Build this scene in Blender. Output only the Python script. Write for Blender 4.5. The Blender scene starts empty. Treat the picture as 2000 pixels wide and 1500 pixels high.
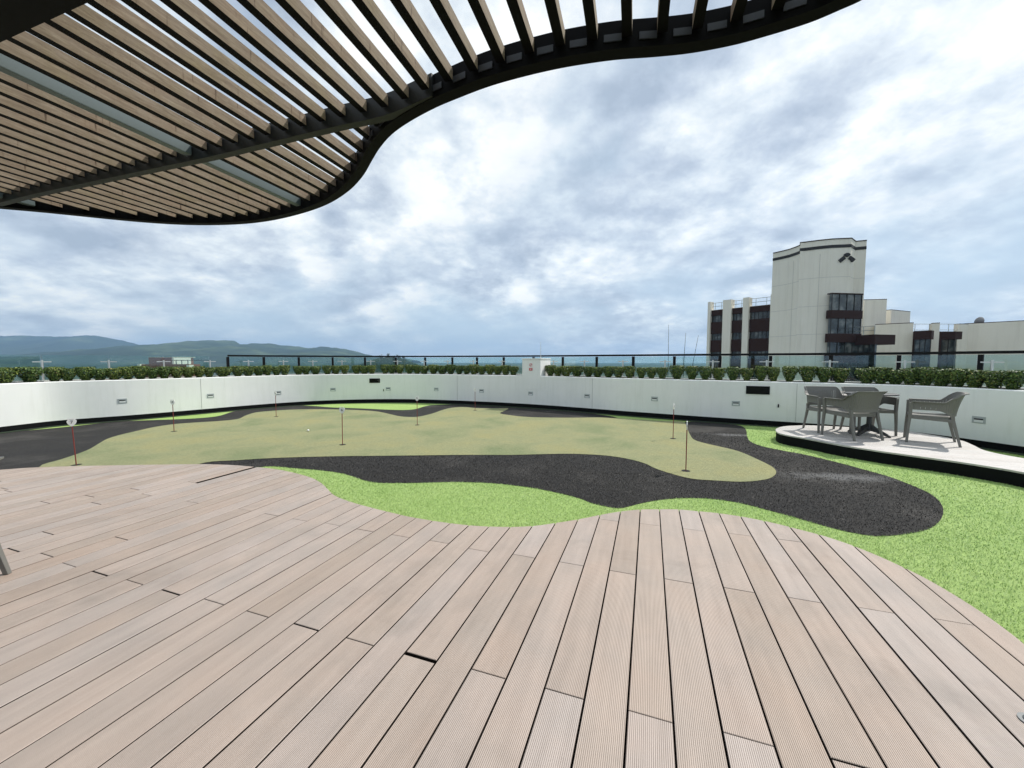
import bpy, bmesh, math, random
import numpy as np
from mathutils import Vector, Matrix
R = math.radians
random.seed(7); rng = np.random.default_rng(11)
sc = bpy.context.scene
col = sc.collection

# ------------------------------------------------------------------ camera
EYE = 1.45                      # lens height above the deck boards
F = 760.0                       # focal length in pixels of the 2000 px wide picture
PITCH = math.atan(46.0 / F)     # looking slightly down
cam_d = bpy.data.cameras.new('camera'); cam = bpy.data.objects.new('camera', cam_d); col.objects.link(cam)
cam_d.sensor_width = 36.0; cam_d.lens = F / 2000.0 * 36.0
cam_d.clip_start = 0.05; cam_d.clip_end = 30000
cam.location = (0, 0, EYE); cam.rotation_euler = (math.pi / 2 - PITCH, 0, 0)
sc.camera = cam

# ------------------------------------------------------------------ light
SUN_EL, SUN_AZ = R(50), R(63)   # azimuth clockwise from +Y
sun_d = bpy.data.lights.new('sun', 'SUN'); sun = bpy.data.objects.new('sun', sun_d); col.objects.link(sun)
sun_d.energy = 4.0; sun_d.angle = R(0.9); sun_d.color = (1.0, 0.955, 0.89)
sdir = Vector((math.sin(SUN_AZ) * math.cos(SUN_EL), math.cos(SUN_AZ) * math.cos(SUN_EL), math.sin(SUN_EL)))
sun.rotation_euler = sdir.to_track_quat('Z', 'Y').to_euler()
sun.location = (10, 10, 30)

world = bpy.data.worlds.new('World'); sc.world = world; world.use_nodes = True
wn, wl = world.node_tree.nodes, world.node_tree.links
wn.clear()
def wnode(t, **kw):
    n = wn.new(t)
    for k, v in kw.items(): setattr(n, k, v)
    return n
w_out = wnode('ShaderNodeOutputWorld'); w_bg = wnode('ShaderNodeBackground')
w_bg.inputs['Strength'].default_value = 0.12
sky = wnode('ShaderNodeTexSky', sky_type='NISHITA'); sky.sun_disc = False
sky.sun_elevation = SUN_EL; sky.sun_rotation = SUN_AZ
tc = wnode('ShaderNodeTexCoord'); sep = wnode('ShaderNodeSeparateXYZ')
wl.new(tc.outputs['Generated'], sep.inputs[0])
zz = wnode('ShaderNodeMath', operation='MAXIMUM'); zz.inputs[1].default_value = 0.0; wl.new(sep.outputs['Z'], zz.inputs[0])
za = wnode('ShaderNodeMath', operation='ADD'); za.inputs[1].default_value = 0.34; wl.new(zz.outputs[0], za.inputs[0])
dx = wnode('ShaderNodeMath', operation='DIVIDE'); dy = wnode('ShaderNodeMath', operation='DIVIDE')
wl.new(sep.outputs['X'], dx.inputs[0]); wl.new(za.outputs[0], dx.inputs[1])
wl.new(sep.outputs['Y'], dy.inputs[0]); wl.new(za.outputs[0], dy.inputs[1])
cmb = wnode('ShaderNodeCombineXYZ'); wl.new(dx.outputs[0], cmb.inputs['X']); wl.new(dy.outputs[0], cmb.inputs['Y'])
cmb.inputs['Z'].default_value = 3.7
def wnoise(vec, scale, detail, rough, dist=0.0):
    n = wnode('ShaderNodeTexNoise'); n.inputs['Scale'].default_value = scale; n.inputs['Detail'].default_value = detail
    n.inputs['Roughness'].default_value = rough; n.inputs['Distortion'].default_value = dist
    wl.new(vec, n.inputs['Vector']); return n.outputs['Fac']
def wmath(op, a, b):
    n = wnode('ShaderNodeMath', operation=op)
    for i, v in enumerate((a, b)):
        if isinstance(v, (int, float)): n.inputs[i].default_value = v
        else: wl.new(v, n.inputs[i])
    return n.outputs[0]
def wramp(fac, stops):
    r = wnode('ShaderNodeValToRGB'); wl.new(fac, r.inputs['Fac']); e = r.color_ramp.elements
    e[0].position, e[0].color = stops[0][0], (*stops[0][1], 1); e[1].position, e[1].color = stops[-1][0], (*stops[-1][1], 1)
    for p, c in stops[1:-1]: k = e.new(p); k.color = (*c, 1)
    return r.outputs['Color']
def wmix(fac, a, b, mode='MIX'):
    n = wnode('ShaderNodeMix', data_type='RGBA', blend_type=mode)
    for nm, v in (('Factor', fac), ('A', a), ('B', b)):
        if isinstance(v, (int, float)): n.inputs[nm].default_value = v
        elif isinstance(v, tuple): n.inputs[nm].default_value = (*v, 1)
        else: wl.new(v, n.inputs[nm])
    return n
def cloud_density(vec):
    a = wnoise(vec, 0.95, 5, 0.55, 0.2); b = wnoise(vec, 3.3, 8, 0.62, 0.0)
    return wmath('ADD', wmath('MULTIPLY', a, 0.66), wmath('MULTIPLY', b, 0.34))
sh = wnode('ShaderNodeVectorMath', operation='ADD'); wl.new(cmb.outputs[0], sh.inputs[0]); sh.inputs[1].default_value = (0.13 * math.sin(SUN_AZ), 0.13 * math.cos(SUN_AZ), 0.03)
den = cloud_density(cmb.outputs[0]); den2 = cloud_density(sh.outputs[0])
relief = wmath('ADD', wmath('MULTIPLY', wmath('SUBTRACT', den, den2), 4.6), 0.5)          # cloud flanks turned to the sun are brighter
body = wramp(relief, [(0.10, (0.47, 0.54, 0.63)), (0.36, (0.64, 0.71, 0.79)), (0.56, (0.80, 0.87, 0.915)), (0.84, (1.04, 1.06, 1.04))])
thick = wramp(den, [(0.40, (0.96, 1.0, 1.02)), (0.50, (0.90, 0.93, 0.97)), (0.60, (1.12, 1.11, 1.09)), (0.72, (0.90, 0.91, 0.93))])
cloud = wmix(1.0, body, thick, 'MULTIPLY')
cover = wramp(wmath('ADD', wmath('MULTIPLY', wnoise(cmb.outputs[0], 0.9, 3, 0.55), 0.5), wmath('MULTIPLY', den, 0.5)), [(0.36, (0.0,) * 3), (0.49, (1.0,) * 3)])
mul = wmix(cover, (0.56, 0.71, 0.84), cloud.outputs['Result'])
scl = wnode('ShaderNodeMix', data_type='RGBA', blend_type='MULTIPLY'); scl.inputs['Factor'].default_value = 1.0
scl.clamp_result = False
wl.new(mul.outputs['Result'], scl.inputs['A']); scl.inputs['B'].default_value = (8.9, 8.9, 8.9, 1)
mixs = wnode('ShaderNodeMix', data_type='RGBA'); mixs.inputs['Factor'].default_value = 0.88
wl.new(sky.outputs['Color'], mixs.inputs['A']); wl.new(scl.outputs['Result'], mixs.inputs['B'])
wl.new(mixs.outputs['Result'], w_bg.inputs['Color']); wl.new(w_bg.outputs[0], w_out.inputs['Surface'])

world.cycles.sampling_method = 'MANUAL'; world.cycles.sample_map_resolution = 512
vs = sc.view_settings; vs.view_transform = 'Standard'; vs.look = 'None'; vs.gamma = 1.0; vs.exposure = 0.0
vs.use_curve_mapping = False
sc.cycles.use_denoising = True
sc.cycles.max_bounces = 6; sc.cycles.transparent_max_bounces = 24
sc.cycles.volume_bounces = 0

# ------------------------------------------------------------------ where a photographed point lies in the place
cp, sp = math.cos(PITCH), math.sin(PITCH)
def ray(px, py):
    a, b = (px - 1000) / F, -(py - 750) / F
    return Vector((a, cp + b * sp, -sp + b * cp))
def G(px, py, z=0.0):
    d = ray(px, py); t = (z - EYE) / d.z
    return Vector((d.x * t, d.y * t, z))
def D(px, py, y):
    d = ray(px, py); t = y / d.y
    return Vector((d.x * t, y, EYE + d.z * t))

# ------------------------------------------------------------------ materials
def mat(name, base=(0.5, 0.5, 0.5), rough=0.6, metal=0.0, spec=0.5):
    m = bpy.data.materials.new(name); m.use_nodes = True
    b = m.node_tree.nodes['Principled BSDF']
    b.inputs['Base Color'].default_value = (*base, 1); b.inputs['Roughness'].default_value = rough
    b.inputs['Metallic'].default_value = metal; b.inputs['Specular IOR Level'].default_value = spec
    return m
def N(m, t, **kw):
    n = m.node_tree.nodes.new(t)
    for k, v in kw.items(): setattr(n, k, v)
    return n
def L(m, a, b): m.node_tree.links.new(a, b)
def bsdf(m): return m.node_tree.nodes['Principled BSDF']
def coord(m, kind='Object', scale=(1, 1, 1), rot=(0, 0, 0)):
    t = N(m, 'ShaderNodeTexCoord'); mp = N(m, 'ShaderNodeMapping')
    mp.inputs['Scale'].default_value = scale; mp.inputs['Rotation'].default_value = rot
    L(m, t.outputs[kind], mp.inputs['Vector']); return mp.outputs[0]
def noise(m, vec, scale, detail=4, rough=0.55, dist=0.0):
    n = N(m, 'ShaderNodeTexNoise'); n.inputs['Scale'].default_value = scale; n.inputs['Detail'].default_value = detail
    n.inputs['Roughness'].default_value = rough; n.inputs['Distortion'].default_value = dist
    if vec is not None: L(m, vec, n.inputs['Vector'])
    return n.outputs['Fac']
def rampc(m, fac, stops):
    r = N(m, 'ShaderNodeValToRGB'); L(m, fac, r.inputs['Fac']); e = r.color_ramp.elements
    e[0].position, e[0].color = stops[0][0], (*stops[0][1], 1); e[1].position, e[1].color = stops[-1][0], (*stops[-1][1], 1)
    for p, c in stops[1:-1]:
        k = e.new(p); k.color = (*c, 1)
    return r.outputs['Color']
def mixc(m, fac, a, b, mode='MIX'):
    n = N(m, 'ShaderNodeMix', data_type='RGBA', blend_type=mode)
    for s, v in (('Factor', fac), ('A', a), ('B', b)):
        i = n.inputs[s]
        if isinstance(v, (int, float)): i.default_value = v
        elif isinstance(v, tuple): i.default_value = (*v, 1)
        else: L(m, v, i)
    return n.outputs['Result']
def mth(m, op, a, b=None):
    n = N(m, 'ShaderNodeMath', operation=op)
    for i, v in enumerate((a, b)):
        if v is None: continue
        if isinstance(v, (int, float)): n.inputs[i].default_value = v
        else: L(m, v, n.inputs[i])
    return n.outputs[0]
def bump(m, h, strength, dist):
    b = N(m, 'ShaderNodeBump'); b.inputs['Strength'].default_value = strength; b.inputs['Distance'].default_value = dist
    L(m, h, b.inputs['Height']); L(m, b.outputs[0], bsdf(m).inputs['Normal']); return b
def basecol(m, c): L(m, c, bsdf(m).inputs['Base Color'])
def obj_random(m): return N(m, 'ShaderNodeObjectInfo').outputs['Random']

def deck_material(name, stops, groove=0.0072, grain_amt=0.5, gdark=0.42):
    m = mat(name, rough=0.62, spec=0.5)
    v = coord(m)
    sx = N(m, 'ShaderNodeSeparateXYZ'); L(m, v, sx.inputs[0])
    tone = rampc(m, obj_random(m), stops)
    off = N(m, 'ShaderNodeVectorMath', operation='ADD'); L(m, v, off.inputs[0])
    cb = N(m, 'ShaderNodeCombineXYZ'); L(m, mth(m, 'MULTIPLY', obj_random(m), 57.0), cb.inputs['Y']); L(m, cb.outputs[0], off.inputs[1])
    mp = N(m, 'ShaderNodeMapping'); mp.inputs['Scale'].default_value = (6, 0.55, 1); L(m, off.outputs[0], mp.inputs['Vector'])
    streak = noise(m, mp.outputs[0], 3.0, 5, 0.6)
    blot = noise(m, off.outputs[0], 2.1, 4, 0.6)
    c = mixc(m, 0.55, tone, rampc(m, streak, [(0.25, (0.76, 0.75, 0.74)), (0.75, (1.16, 1.16, 1.16))]), 'MULTIPLY')
    c = mixc(m, 0.6, c, rampc(m, blot, [(0.30, (0.80, 0.84, 0.86)), (0.55, (1, 1, 1)), (0.8, (1.08, 1.03, 1.0))]), 'MULTIPLY')
    wv = N(m, 'ShaderNodeMapping'); L(m, v, wv.inputs['Vector'])
    stain = noise(m, wv.outputs[0], 0.8, 6, 0.68, 0.5)
    c = mixc(m, 0.8, c, rampc(m, stain, [(0.30, (0.74, 0.74, 0.73)), (0.46, (0.98, 0.98, 0.98)), (0.60, (1.0, 1.0, 1.0)), (0.72, (1.13, 1.15, 1.18))]), 'MULTIPLY')    # weathering and old spills
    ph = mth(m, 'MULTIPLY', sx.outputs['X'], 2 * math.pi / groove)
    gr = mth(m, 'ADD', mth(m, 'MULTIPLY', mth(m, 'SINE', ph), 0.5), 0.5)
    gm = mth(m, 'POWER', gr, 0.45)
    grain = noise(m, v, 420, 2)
    c = mixc(m, 1.0, c, rampc(m, gm, [(0.0, (gdark, gdark * 0.92, gdark * 0.85)), (0.7, (1.10, 1.10, 1.10))]), 'MULTIPLY')   # shade inside the grooves, painted into the board colour
    c = mixc(m, grain_amt, c, rampc(m, grain, [(0.3, (0.86, 0.86, 0.86)), (0.7, (1.12, 1.12, 1.12))]), 'MULTIPLY')
    basecol(m, c)
    bump(m, gm, 0.8, 0.0015)
    L(m, rampc(m, blot, [(0.3, (0.5,) * 3), (0.7, (0.68,) * 3)]), bsdf(m).inputs['Roughness'])
    return m
M = {}
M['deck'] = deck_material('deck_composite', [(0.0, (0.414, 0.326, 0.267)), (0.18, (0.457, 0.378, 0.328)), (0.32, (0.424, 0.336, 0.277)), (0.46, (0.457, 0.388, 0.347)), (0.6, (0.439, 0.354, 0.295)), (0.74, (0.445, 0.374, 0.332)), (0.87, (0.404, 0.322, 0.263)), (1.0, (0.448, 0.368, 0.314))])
M['edge'] = mat('deck_board_gap_shade', (0.022, 0.017, 0.014), 0.95, 0, 0.1)  # board sides coloured near black to stand for shade in the gaps
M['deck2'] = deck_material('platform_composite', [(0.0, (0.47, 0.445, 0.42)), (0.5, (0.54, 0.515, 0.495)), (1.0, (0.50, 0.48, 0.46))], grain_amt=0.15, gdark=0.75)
M['under'] = mat('deck_underside_dark', (0.003, 0.003, 0.003), 1.0, 0, 0.05)
def turf_material(name, stops, patch, scale=160):
    m = mat(name, rough=0.85, spec=0.25)
    v = coord(m); big = noise(m, v, 0.9, 4, 0.6, 0.4); fine = noise(m, v, scale, 3, 0.7); mid = noise(m, v, 26, 5, 0.7)
    c = rampc(m, fine, stops)
    c = mixc(m, 0.9, c, rampc(m, big, patch), 'MULTIPLY')
    c = mixc(m, 0.8, c, rampc(m, mid, [(0.3, (0.78, 0.78, 0.78)), (0.7, (1.18, 1.18, 1.18))]), 'MULTIPLY')
    basecol(m, c); bump(m, fine, 0.7, 0.012)
    return m
M['lime'] = turf_material('lime_turf', [(0.30, (0.22, 0.34, 0.09)), (0.52, (0.34, 0.475, 0.15)), (0.72, (0.45, 0.58, 0.24))],
                          [(0.3, (0.86, 0.92, 0.8)), (0.7, (1.1, 1.06, 1.1))])
M['green'] = turf_material('putting_green_turf', [(0.30, (0.16, 0.175, 0.08)), (0.5, (0.275, 0.28, 0.145)), (0.70, (0.385, 0.385, 0.22))],
                           [(0.28, (0.66, 0.78, 0.72)), (0.5, (1, 1, 1)), (0.72, (1.16, 1.06, 0.92))], 210)
M['dark'] = turf_material('charcoal_turf', [(0.32, (0.008, 0.008, 0.008)), (0.52, (0.026, 0.025, 0.0235)), (0.74, (0.075, 0.07, 0.066))],
                          [(0.3, (0.75, 0.75, 0.8)), (0.52, (1.0, 0.98, 0.96)), (0.66, (2.2, 2.15, 2.1))], 190)
def worn_patch(m, x, y, rx, ry, ang, amount):
    """a greyer, trodden patch of turf lying at (x, y)"""
    src = bsdf(m).inputs['Base Color'].links[0].from_socket
    t = N(m, 'ShaderNodeTexCoord'); sub = N(m, 'ShaderNodeVectorMath', operation='SUBTRACT'); L(m, t.outputs['Object'], sub.inputs[0]); sub.inputs[1].default_value = (x, y, 0)
    mp = N(m, 'ShaderNodeMapping', vector_type='TEXTURE'); mp.inputs['Rotation'].default_value = (0, 0, ang); mp.inputs['Scale'].default_value = (rx, ry, 1); L(m, sub.outputs[0], mp.inputs['Vector'])
    ln = N(m, 'ShaderNodeVectorMath', operation='LENGTH'); L(m, mp.outputs[0], ln.inputs[0])
    w = mth(m, 'ADD', ln.outputs['Value'], mth(m, 'MULTIPLY', mth(m, 'SUBTRACT', noise(m, t.outputs['Object'], 5, 4, 0.65), 0.5), 1.6))
    f = rampc(m, w, [(0.35, (amount,) * 3), (1.0, (0, 0, 0))]); basecol(m, mixc(m, f, src, (0.17, 0.168, 0.165)))
def blade_material(name, stops, trans=0.0):
    m = mat(name, rough=0.6, spec=0.35)
    g = N(m, 'ShaderNodeNewGeometry'); basecol(m, rampc(m, g.outputs['Random Per Island'], stops)); return m
M['lime_blade'] = blade_material('lime_blades', [(0.0, (0.29, 0.43, 0.125)), (0.5, (0.36, 0.515, 0.17)), (0.9, (0.44, 0.59, 0.245)), (1.0, (0.56, 0.68, 0.36))])
M['dark_blade'] = blade_material('charcoal_blades', [(0.0, (0.010, 0.010, 0.010)), (0.6, (0.024, 0.0225, 0.021)), (0.93, (0.055, 0.05, 0.045)), (1.0, (0.22, 0.2, 0.18))])

def wall_material():
    m = mat('white_wall_paint', rough=0.75, spec=0.3)
    v = coord(m); a = noise(m, v, 1.2, 5, 0.6); b = noise(m, v, 60, 3, 0.6)
    st = N(m, 'ShaderNodeMapping'); st.inputs['Scale'].default_value = (5, 5, 0.5); L(m, v, st.inputs['Vector'])
    s = noise(m, st.outputs[0], 2.4, 4, 0.6)
    c = rampc(m, a, [(0.3, (0.79, 0.805, 0.77)), (0.7, (0.86, 0.865, 0.835))])
    c = mixc(m, 0.42, c, rampc(m, s, [(0.28, (0.88, 0.88, 0.86)), (0.5, (1, 1, 1)), (0.8, (1.02, 1.02, 1.02))]), 'MULTIPLY')
    basecol(m, c); bump(m, b, 0.18, 0.004); return m
M['wall'] = wall_material()
M['black'] = mat('black_rubber', (0.005, 0.0055, 0.0055), 0.85, 0, 0.15)
M['blackmetal'] = mat('black_coated_steel', (0.006, 0.006, 0.0065), 0.5, 0.0, 0.2)
M['frame'] = mat('pergola_black_steel', (0.003, 0.003, 0.003), 0.6, 0.0, 0.08)
M['beamgrey'] = mat('beam_charcoal_paint', (0.013, 0.0145, 0.0135), 0.5, 0, 0.3)
M['tube'] = mat('grey_steel_tube', (0.085, 0.115, 0.12), 0.45, 0.1)
M['bracket'] = mat('bracket_slate', (0.022, 0.026, 0.032), 0.5)
M['steel'] = mat('brushed_steel', (0.72, 0.72, 0.70), 0.32, 0.75)
M['plate'] = mat('light_plate_grey', (0.42, 0.46, 0.46), 0.42, 0.35)
M['lens'] = mat('light_lens', (0.72, 0.74, 0.72), 0.3)
M['slot'] = mat('slot_dark', (0.015, 0.015, 0.016), 0.6)
M['soil'] = mat('soil', (0.035, 0.026, 0.018), 0.95)
M['red'] = mat('red_paint', (0.20, 0.03, 0.024), 0.5)
M['signred'] = mat('sign_red', (0.55, 0.03, 0.045), 0.45)
M['signwhite'] = mat('sign_white', (0.82, 0.82, 0.80), 0.4)
M['ink'] = mat('sign_ink', (0.02, 0.02, 0.025), 0.5)
M['cup'] = mat('hole_cup_dark', (0.006, 0.006, 0.006), 0.9)
M['plastic'] = mat('chair_taupe_plastic', (0.165, 0.16, 0.143), 0.5, 0, 0.4)
M['table'] = mat('table_anthracite', (0.035, 0.036, 0.036), 0.45)
def wood_material():
    m = mat('weathered_slat_wood', rough=0.8, spec=0.2)
    v = coord(m); off = N(m, 'ShaderNodeVectorMath', operation='ADD'); L(m, v, off.inputs[0])
    cb = N(m, 'ShaderNodeCombineXYZ'); L(m, mth(m, 'MULTIPLY', obj_random(m), 31.0), cb.inputs['Y']); L(m, cb.outputs[0], off.inputs[1])
    mp = N(m, 'ShaderNodeMapping'); mp.inputs['Scale'].default_value = (14, 1.6, 14); L(m, off.outputs[0], mp.inputs['Vector'])
    gr = noise(m, mp.outputs[0], 5, 7, 0.7, 0.6)
    bl = noise(m, off.outputs[0], 2.2, 4, 0.6)
    sp_ = N(m, 'ShaderNodeMapping'); sp_.inputs['Scale'].default_value = (1, 26, 2.0); L(m, off.outputs[0], sp_.inputs['Vector'])
    drip = noise(m, sp_.outputs[0], 1.2, 3, 0.6)
    c = rampc(m, gr, [(0.25, (0.145, 0.108, 0.078)), (0.5, (0.235, 0.188, 0.142)), (0.75, (0.335, 0.282, 0.222))])
    c = mixc(m, 0.75, c, rampc(m, bl, [(0.28, (0.86, 0.86, 0.66)), (0.5, (1, 1, 1)), (0.72, (1.1, 1.0, 0.94))]), 'MULTIPLY')
    c = mixc(m, 1.0, c, rampc(m, mth(m, 'MULTIPLY', drip, mth(m, 'ADD', bl, 0.45)), [(0.30, (1, 1, 1)), (0.62, (0.94, 0.92, 0.9)), (0.70, (0.35, 0.30, 0.28))]), 'MULTIPLY')
    basecol(m, c); bump(m, gr, 0.35, 0.004); return m
M['wood'] = wood_material()
def glass_material(name, tint, refl=0.9):
    m = bpy.data.materials.new(name); m.use_nodes = True; nt = m.node_tree; nt.nodes.clear()
    o = N(m, 'ShaderNodeOutputMaterial'); t = N(m, 'ShaderNodeBsdfTransparent'); t.inputs['Color'].default_value = (*tint, 1)
    g = N(m, 'ShaderNodeBsdfGlossy'); g.inputs['Roughness'].default_value = 0.02; g.inputs['Color'].default_value = (refl, refl, refl, 1)
    fr = N(m, 'ShaderNodeFresnel'); fr.inputs['IOR'].default_value = 1.55
    x = N(m, 'ShaderNodeMixShader'); L(m, mth(m, 'MINIMUM', mth(m, 'MULTIPLY', fr.outputs[0], 1.8), 1.0), x.inputs['Fac'])
    L(m, t.outputs[0], x.inputs[1]); L(m, g.outputs[0], x.inputs[2]); L(m, x.outputs[0], o.inputs['Surface']); return m
M['glass'] = glass_material('clear_guard_glass', (0.80, 0.90, 0.87))
def leaf_material():
    m = mat('shrub_leaf', rough=0.5, spec=0.35)
    g = N(m, 'ShaderNodeNewGeometry')
    c = rampc(m, g.outputs['Random Per Island'], [(0.0, (0.022, 0.05, 0.014)), (0.4, (0.065, 0.115, 0.026)), (0.75, (0.13, 0.195, 0.04)), (0.95, (0.23, 0.27, 0.065)), (1.0, (0.36, 0.30, 0.13))])
    hv = rampc(m, obj_random(m), [(0.0, (0.75, 0.85, 0.75)), (1.0, (1.25, 1.15, 1.05))])
    basecol(m, mixc(m, 1.0, c, hv, 'MULTIPLY')); return m
M['leaf'] = leaf_material()
M['bark'] = mat('shrub_bark', (0.09, 0.065, 0.045), 0.9)
def concrete_material():
    m = mat('building_off_white', rough=0.85, spec=0.2)
    v = coord(m, 'Object'); a = noise(m, v, 0.25, 4, 0.6)
    st = N(m, 'ShaderNodeMapping'); st.inputs['Scale'].default_value = (1.5, 1.5, 0.09); L(m, v, st.inputs['Vector']); s = noise(m, st.outputs[0], 1.4, 5, 0.65)
    c = rampc(m, a, [(0.3, (0.80, 0.765, 0.665)), (0.7, (0.85, 0.82, 0.73))])
    basecol(m, mixc(m, 0.5, c, rampc(m, s, [(0.25, (0.80, 0.79, 0.77)), (0.5, (1, 1, 1)), (0.8, (1.04, 1.04, 1.03))]), 'MULTIPLY')); return m
M['conc'] = concrete_material()
M['brown'] = mat('building_dark_brown_panel', (0.036, 0.0175, 0.0155), 0.7, 0, 0.2)
def window_material():
    m = mat('building_window_glass', (0.03, 0.04, 0.042), 0.08, 0, 0.6)
    v = coord(m, 'Object'); n = noise(m, v, 0.9, 2); basecol(m, rampc(m, n, [(0.35, (0.012, 0.016, 0.018)), (0.55, (0.05, 0.062, 0.062)), (0.7, (0.17, 0.18, 0.17))])); return m
M['win'] = window_material()
M['dishgrey'] = mat('dish_grey', (0.25, 0.25, 0.25), 0.5)
def brick_far():
    m = mat('far_brick', rough=0.85)
    basecol(m, rampc(m, noise(m, coord(m, 'Object', (1, 1, 4)), 1.4, 4), [(0.3, (0.20, 0.075, 0.05)), (0.7, (0.31, 0.135, 0.09))])); return m
M['brick'] = brick_far()
def hill_material(name, stops):
    m = mat(name, rough=0.95, spec=0.1)
    v = coord(m, 'Object'); a = noise(m, v, 0.0028, 8, 0.65, 0.3); b = noise(m, v, 0.022, 5, 0.7)
    c = rampc(m, a, stops); basecol(m, mixc(m, 0.8, c, rampc(m, b, [(0.3, (0.6, 0.6, 0.6)), (0.7, (1.4, 1.4, 1.4))]), 'MULTIPLY')); return m
M['hill'] = hill_material('forest_hill', [(0.35, (0.012, 0.028, 0.014)), (0.52, (0.028, 0.05, 0.022)), (0.62, (0.07, 0.10, 0.045)), (0.75, (0.15, 0.16, 0.085))])
M['plain'] = hill_material('valley_floor', [(0.35, (0.03, 0.05, 0.02)), (0.55, (0.08, 0.09, 0.055)), (0.7, (0.22, 0.20, 0.17))])

# ------------------------------------------------------------------ mesh helpers
class MB:
    def __init__(s): s.v, s.f, s.m = [], [], []
    def add(s, vs, fs, mi=0):
        n = len(s.v); s.v += [tuple(p) for p in vs]; s.f += [tuple(i + n for i in f) for f in fs]; s.m += [mi] * len(fs)
    def box(s, c, size, rot=None, mi=0):
        hx, hy, hz = size[0] / 2, size[1] / 2, size[2] / 2
        P = [Vector((x, y, z)) for z in (-hz, hz) for x, y in ((-hx, -hy), (hx, -hy), (hx, hy), (-hx, hy))]
        if rot is not None: P = [rot @ p for p in P]
        s.add([p + Vector(c) for p in P], [(3, 2, 1, 0), (4, 5, 6, 7), (0, 1, 5, 4), (1, 2, 6, 5), (2, 3, 7, 6), (3, 0, 4, 7)], mi)
    def prism(s, poly, z0, z1, mi=0, caps=True):
        n = len(poly)
        a = sum(poly[i][0] * poly[(i + 1) % n][1] - poly[(i + 1) % n][0] * poly[i][1] for i in range(n))
        if a < 0: poly = list(reversed(poly))
        V = [(p[0], p[1], z0) for p in poly] + [(p[0], p[1], z1) for p in poly]
        fs = [(i, (i + 1) % n, n + (i + 1) % n, n + i) for i in range(n)]
        if caps: fs += [tuple(range(n, 2 * n)), tuple(reversed(range(n)))]
        s.add(V, fs, mi)
    def tube(s, pts, r, seg=8, mi=0, cap=True):
        pts = [Vector(p) for p in pts]; n = len(pts); rr = r if isinstance(r, (list, tuple)) else [r] * n
        V = []; up = Vector((0, 0, 1))
        for i, p in enumerate(pts):
            t = (pts[min(i + 1, n - 1)] - pts[max(i - 1, 0)]).normalized()
            a = t.cross(up if abs(t.z) < 0.95 else Vector((1, 0, 0))).normalized(); b = t.cross(a)
            V += [p + (a * math.cos(2 * math.pi * k / seg) + b * math.sin(2 * math.pi * k / seg)) * rr[i] for k in range(seg)]
        fs = [(i * seg + k, i * seg + (k + 1) % seg, (i + 1) * seg + (k + 1) % seg, (i + 1) * seg + k) for i in range(n - 1) for k in range(seg)]
        if cap: fs += [tuple(reversed(range(seg))), tuple(range((n - 1) * seg, n * seg))]
        s.add(V, fs, mi)
    def sweep(s, path, prof, mi=0, closed=True, cap=True):
        """path: 2-D points; prof: (outward offset, z) corners"""
        nrm = normals(path); k = len(prof); n = len(path)
        V = [(p[0] + o * q[0], p[1] + o * q[1], z) for p, q in zip(path, nrm) for o, z in prof]
        fs = [(i * k + j, i * k + (j + 1) % k, (i + 1) * k + (j + 1) % k, (i + 1) * k + j) for i in range(n - 1) for j in range(k if closed else k - 1)]
        if cap and closed: fs += [tuple(reversed(range(k))), tuple(range((n - 1) * k, n * k))]
        s.add(V, fs, mi)
    def build(s, name, mats, parent=None, smooth=None, loc=None, bev=None):
        me = bpy.data.meshes.new(name); me.from_pydata(s.v, [], s.f)
        mats = mats if isinstance(mats, (list, tuple)) else [mats]
        for m in mats: me.materials.append(m)
        if len(mats) > 1: me.polygons.foreach_set('material_index', s.m)
        bm = bmesh.new(); bm.from_mesh(me); bmesh.ops.recalc_face_normals(bm, faces=bm.faces)
        if bev:
            es = [e for e in bm.edges if len(e.link_faces) == 2 and e.calc_face_angle(0) > 0.6]
            bmesh.ops.bevel(bm, geom=es, offset=bev, segments=2, affect='EDGES', profile=0.6, clamp_overlap=True)
        bm.to_mesh(me); bm.free()
        if smooth is not None:
            me.polygons.foreach_set('use_smooth', [True] * len(me.polygons)); me.set_sharp_from_angle(angle=R(smooth))
        return link(name, me, parent, loc)
def link(name, me, parent=None, loc=None):
    o = bpy.data.objects.new(name, me); col.objects.link(o)
    if parent is not None: o.parent = parent
    if loc is not None: o.location = loc
    return o
def tag(o, label=None, cat=None, group=None, kind=None):
    for k, v in (('label', label), ('category', cat), ('group', group), ('kind', kind)):
        if v: o[k] = v
    return o
def empty(name, loc=(0, 0, 0), rz=0.0):
    o = bpy.data.objects.new(name, None); col.objects.link(o); o.location = loc; o.rotation_euler = (0, 0, rz)
    o.empty_display_size = 0.1; return o
def copy_tree(o, parent=None):
    c = o.copy(); col.objects.link(c); c.parent = parent
    if parent is not None: c.matrix_parent_inverse = o.matrix_parent_inverse.copy()
    for ch in list(o.children): copy_tree(ch, c)
    return c
def normals(path):
    """outward = to the left of a path that runs left to right (away from the camera)"""
    out = []; n = len(path)
    for i in range(n):
        a, b = path[max(i - 1, 0)], path[min(i + 1, n - 1)]
        t = Vector((b[0] - a[0], b[1] - a[1])); t.normalize(); out.append((-t.y, t.x))
    return out
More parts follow.
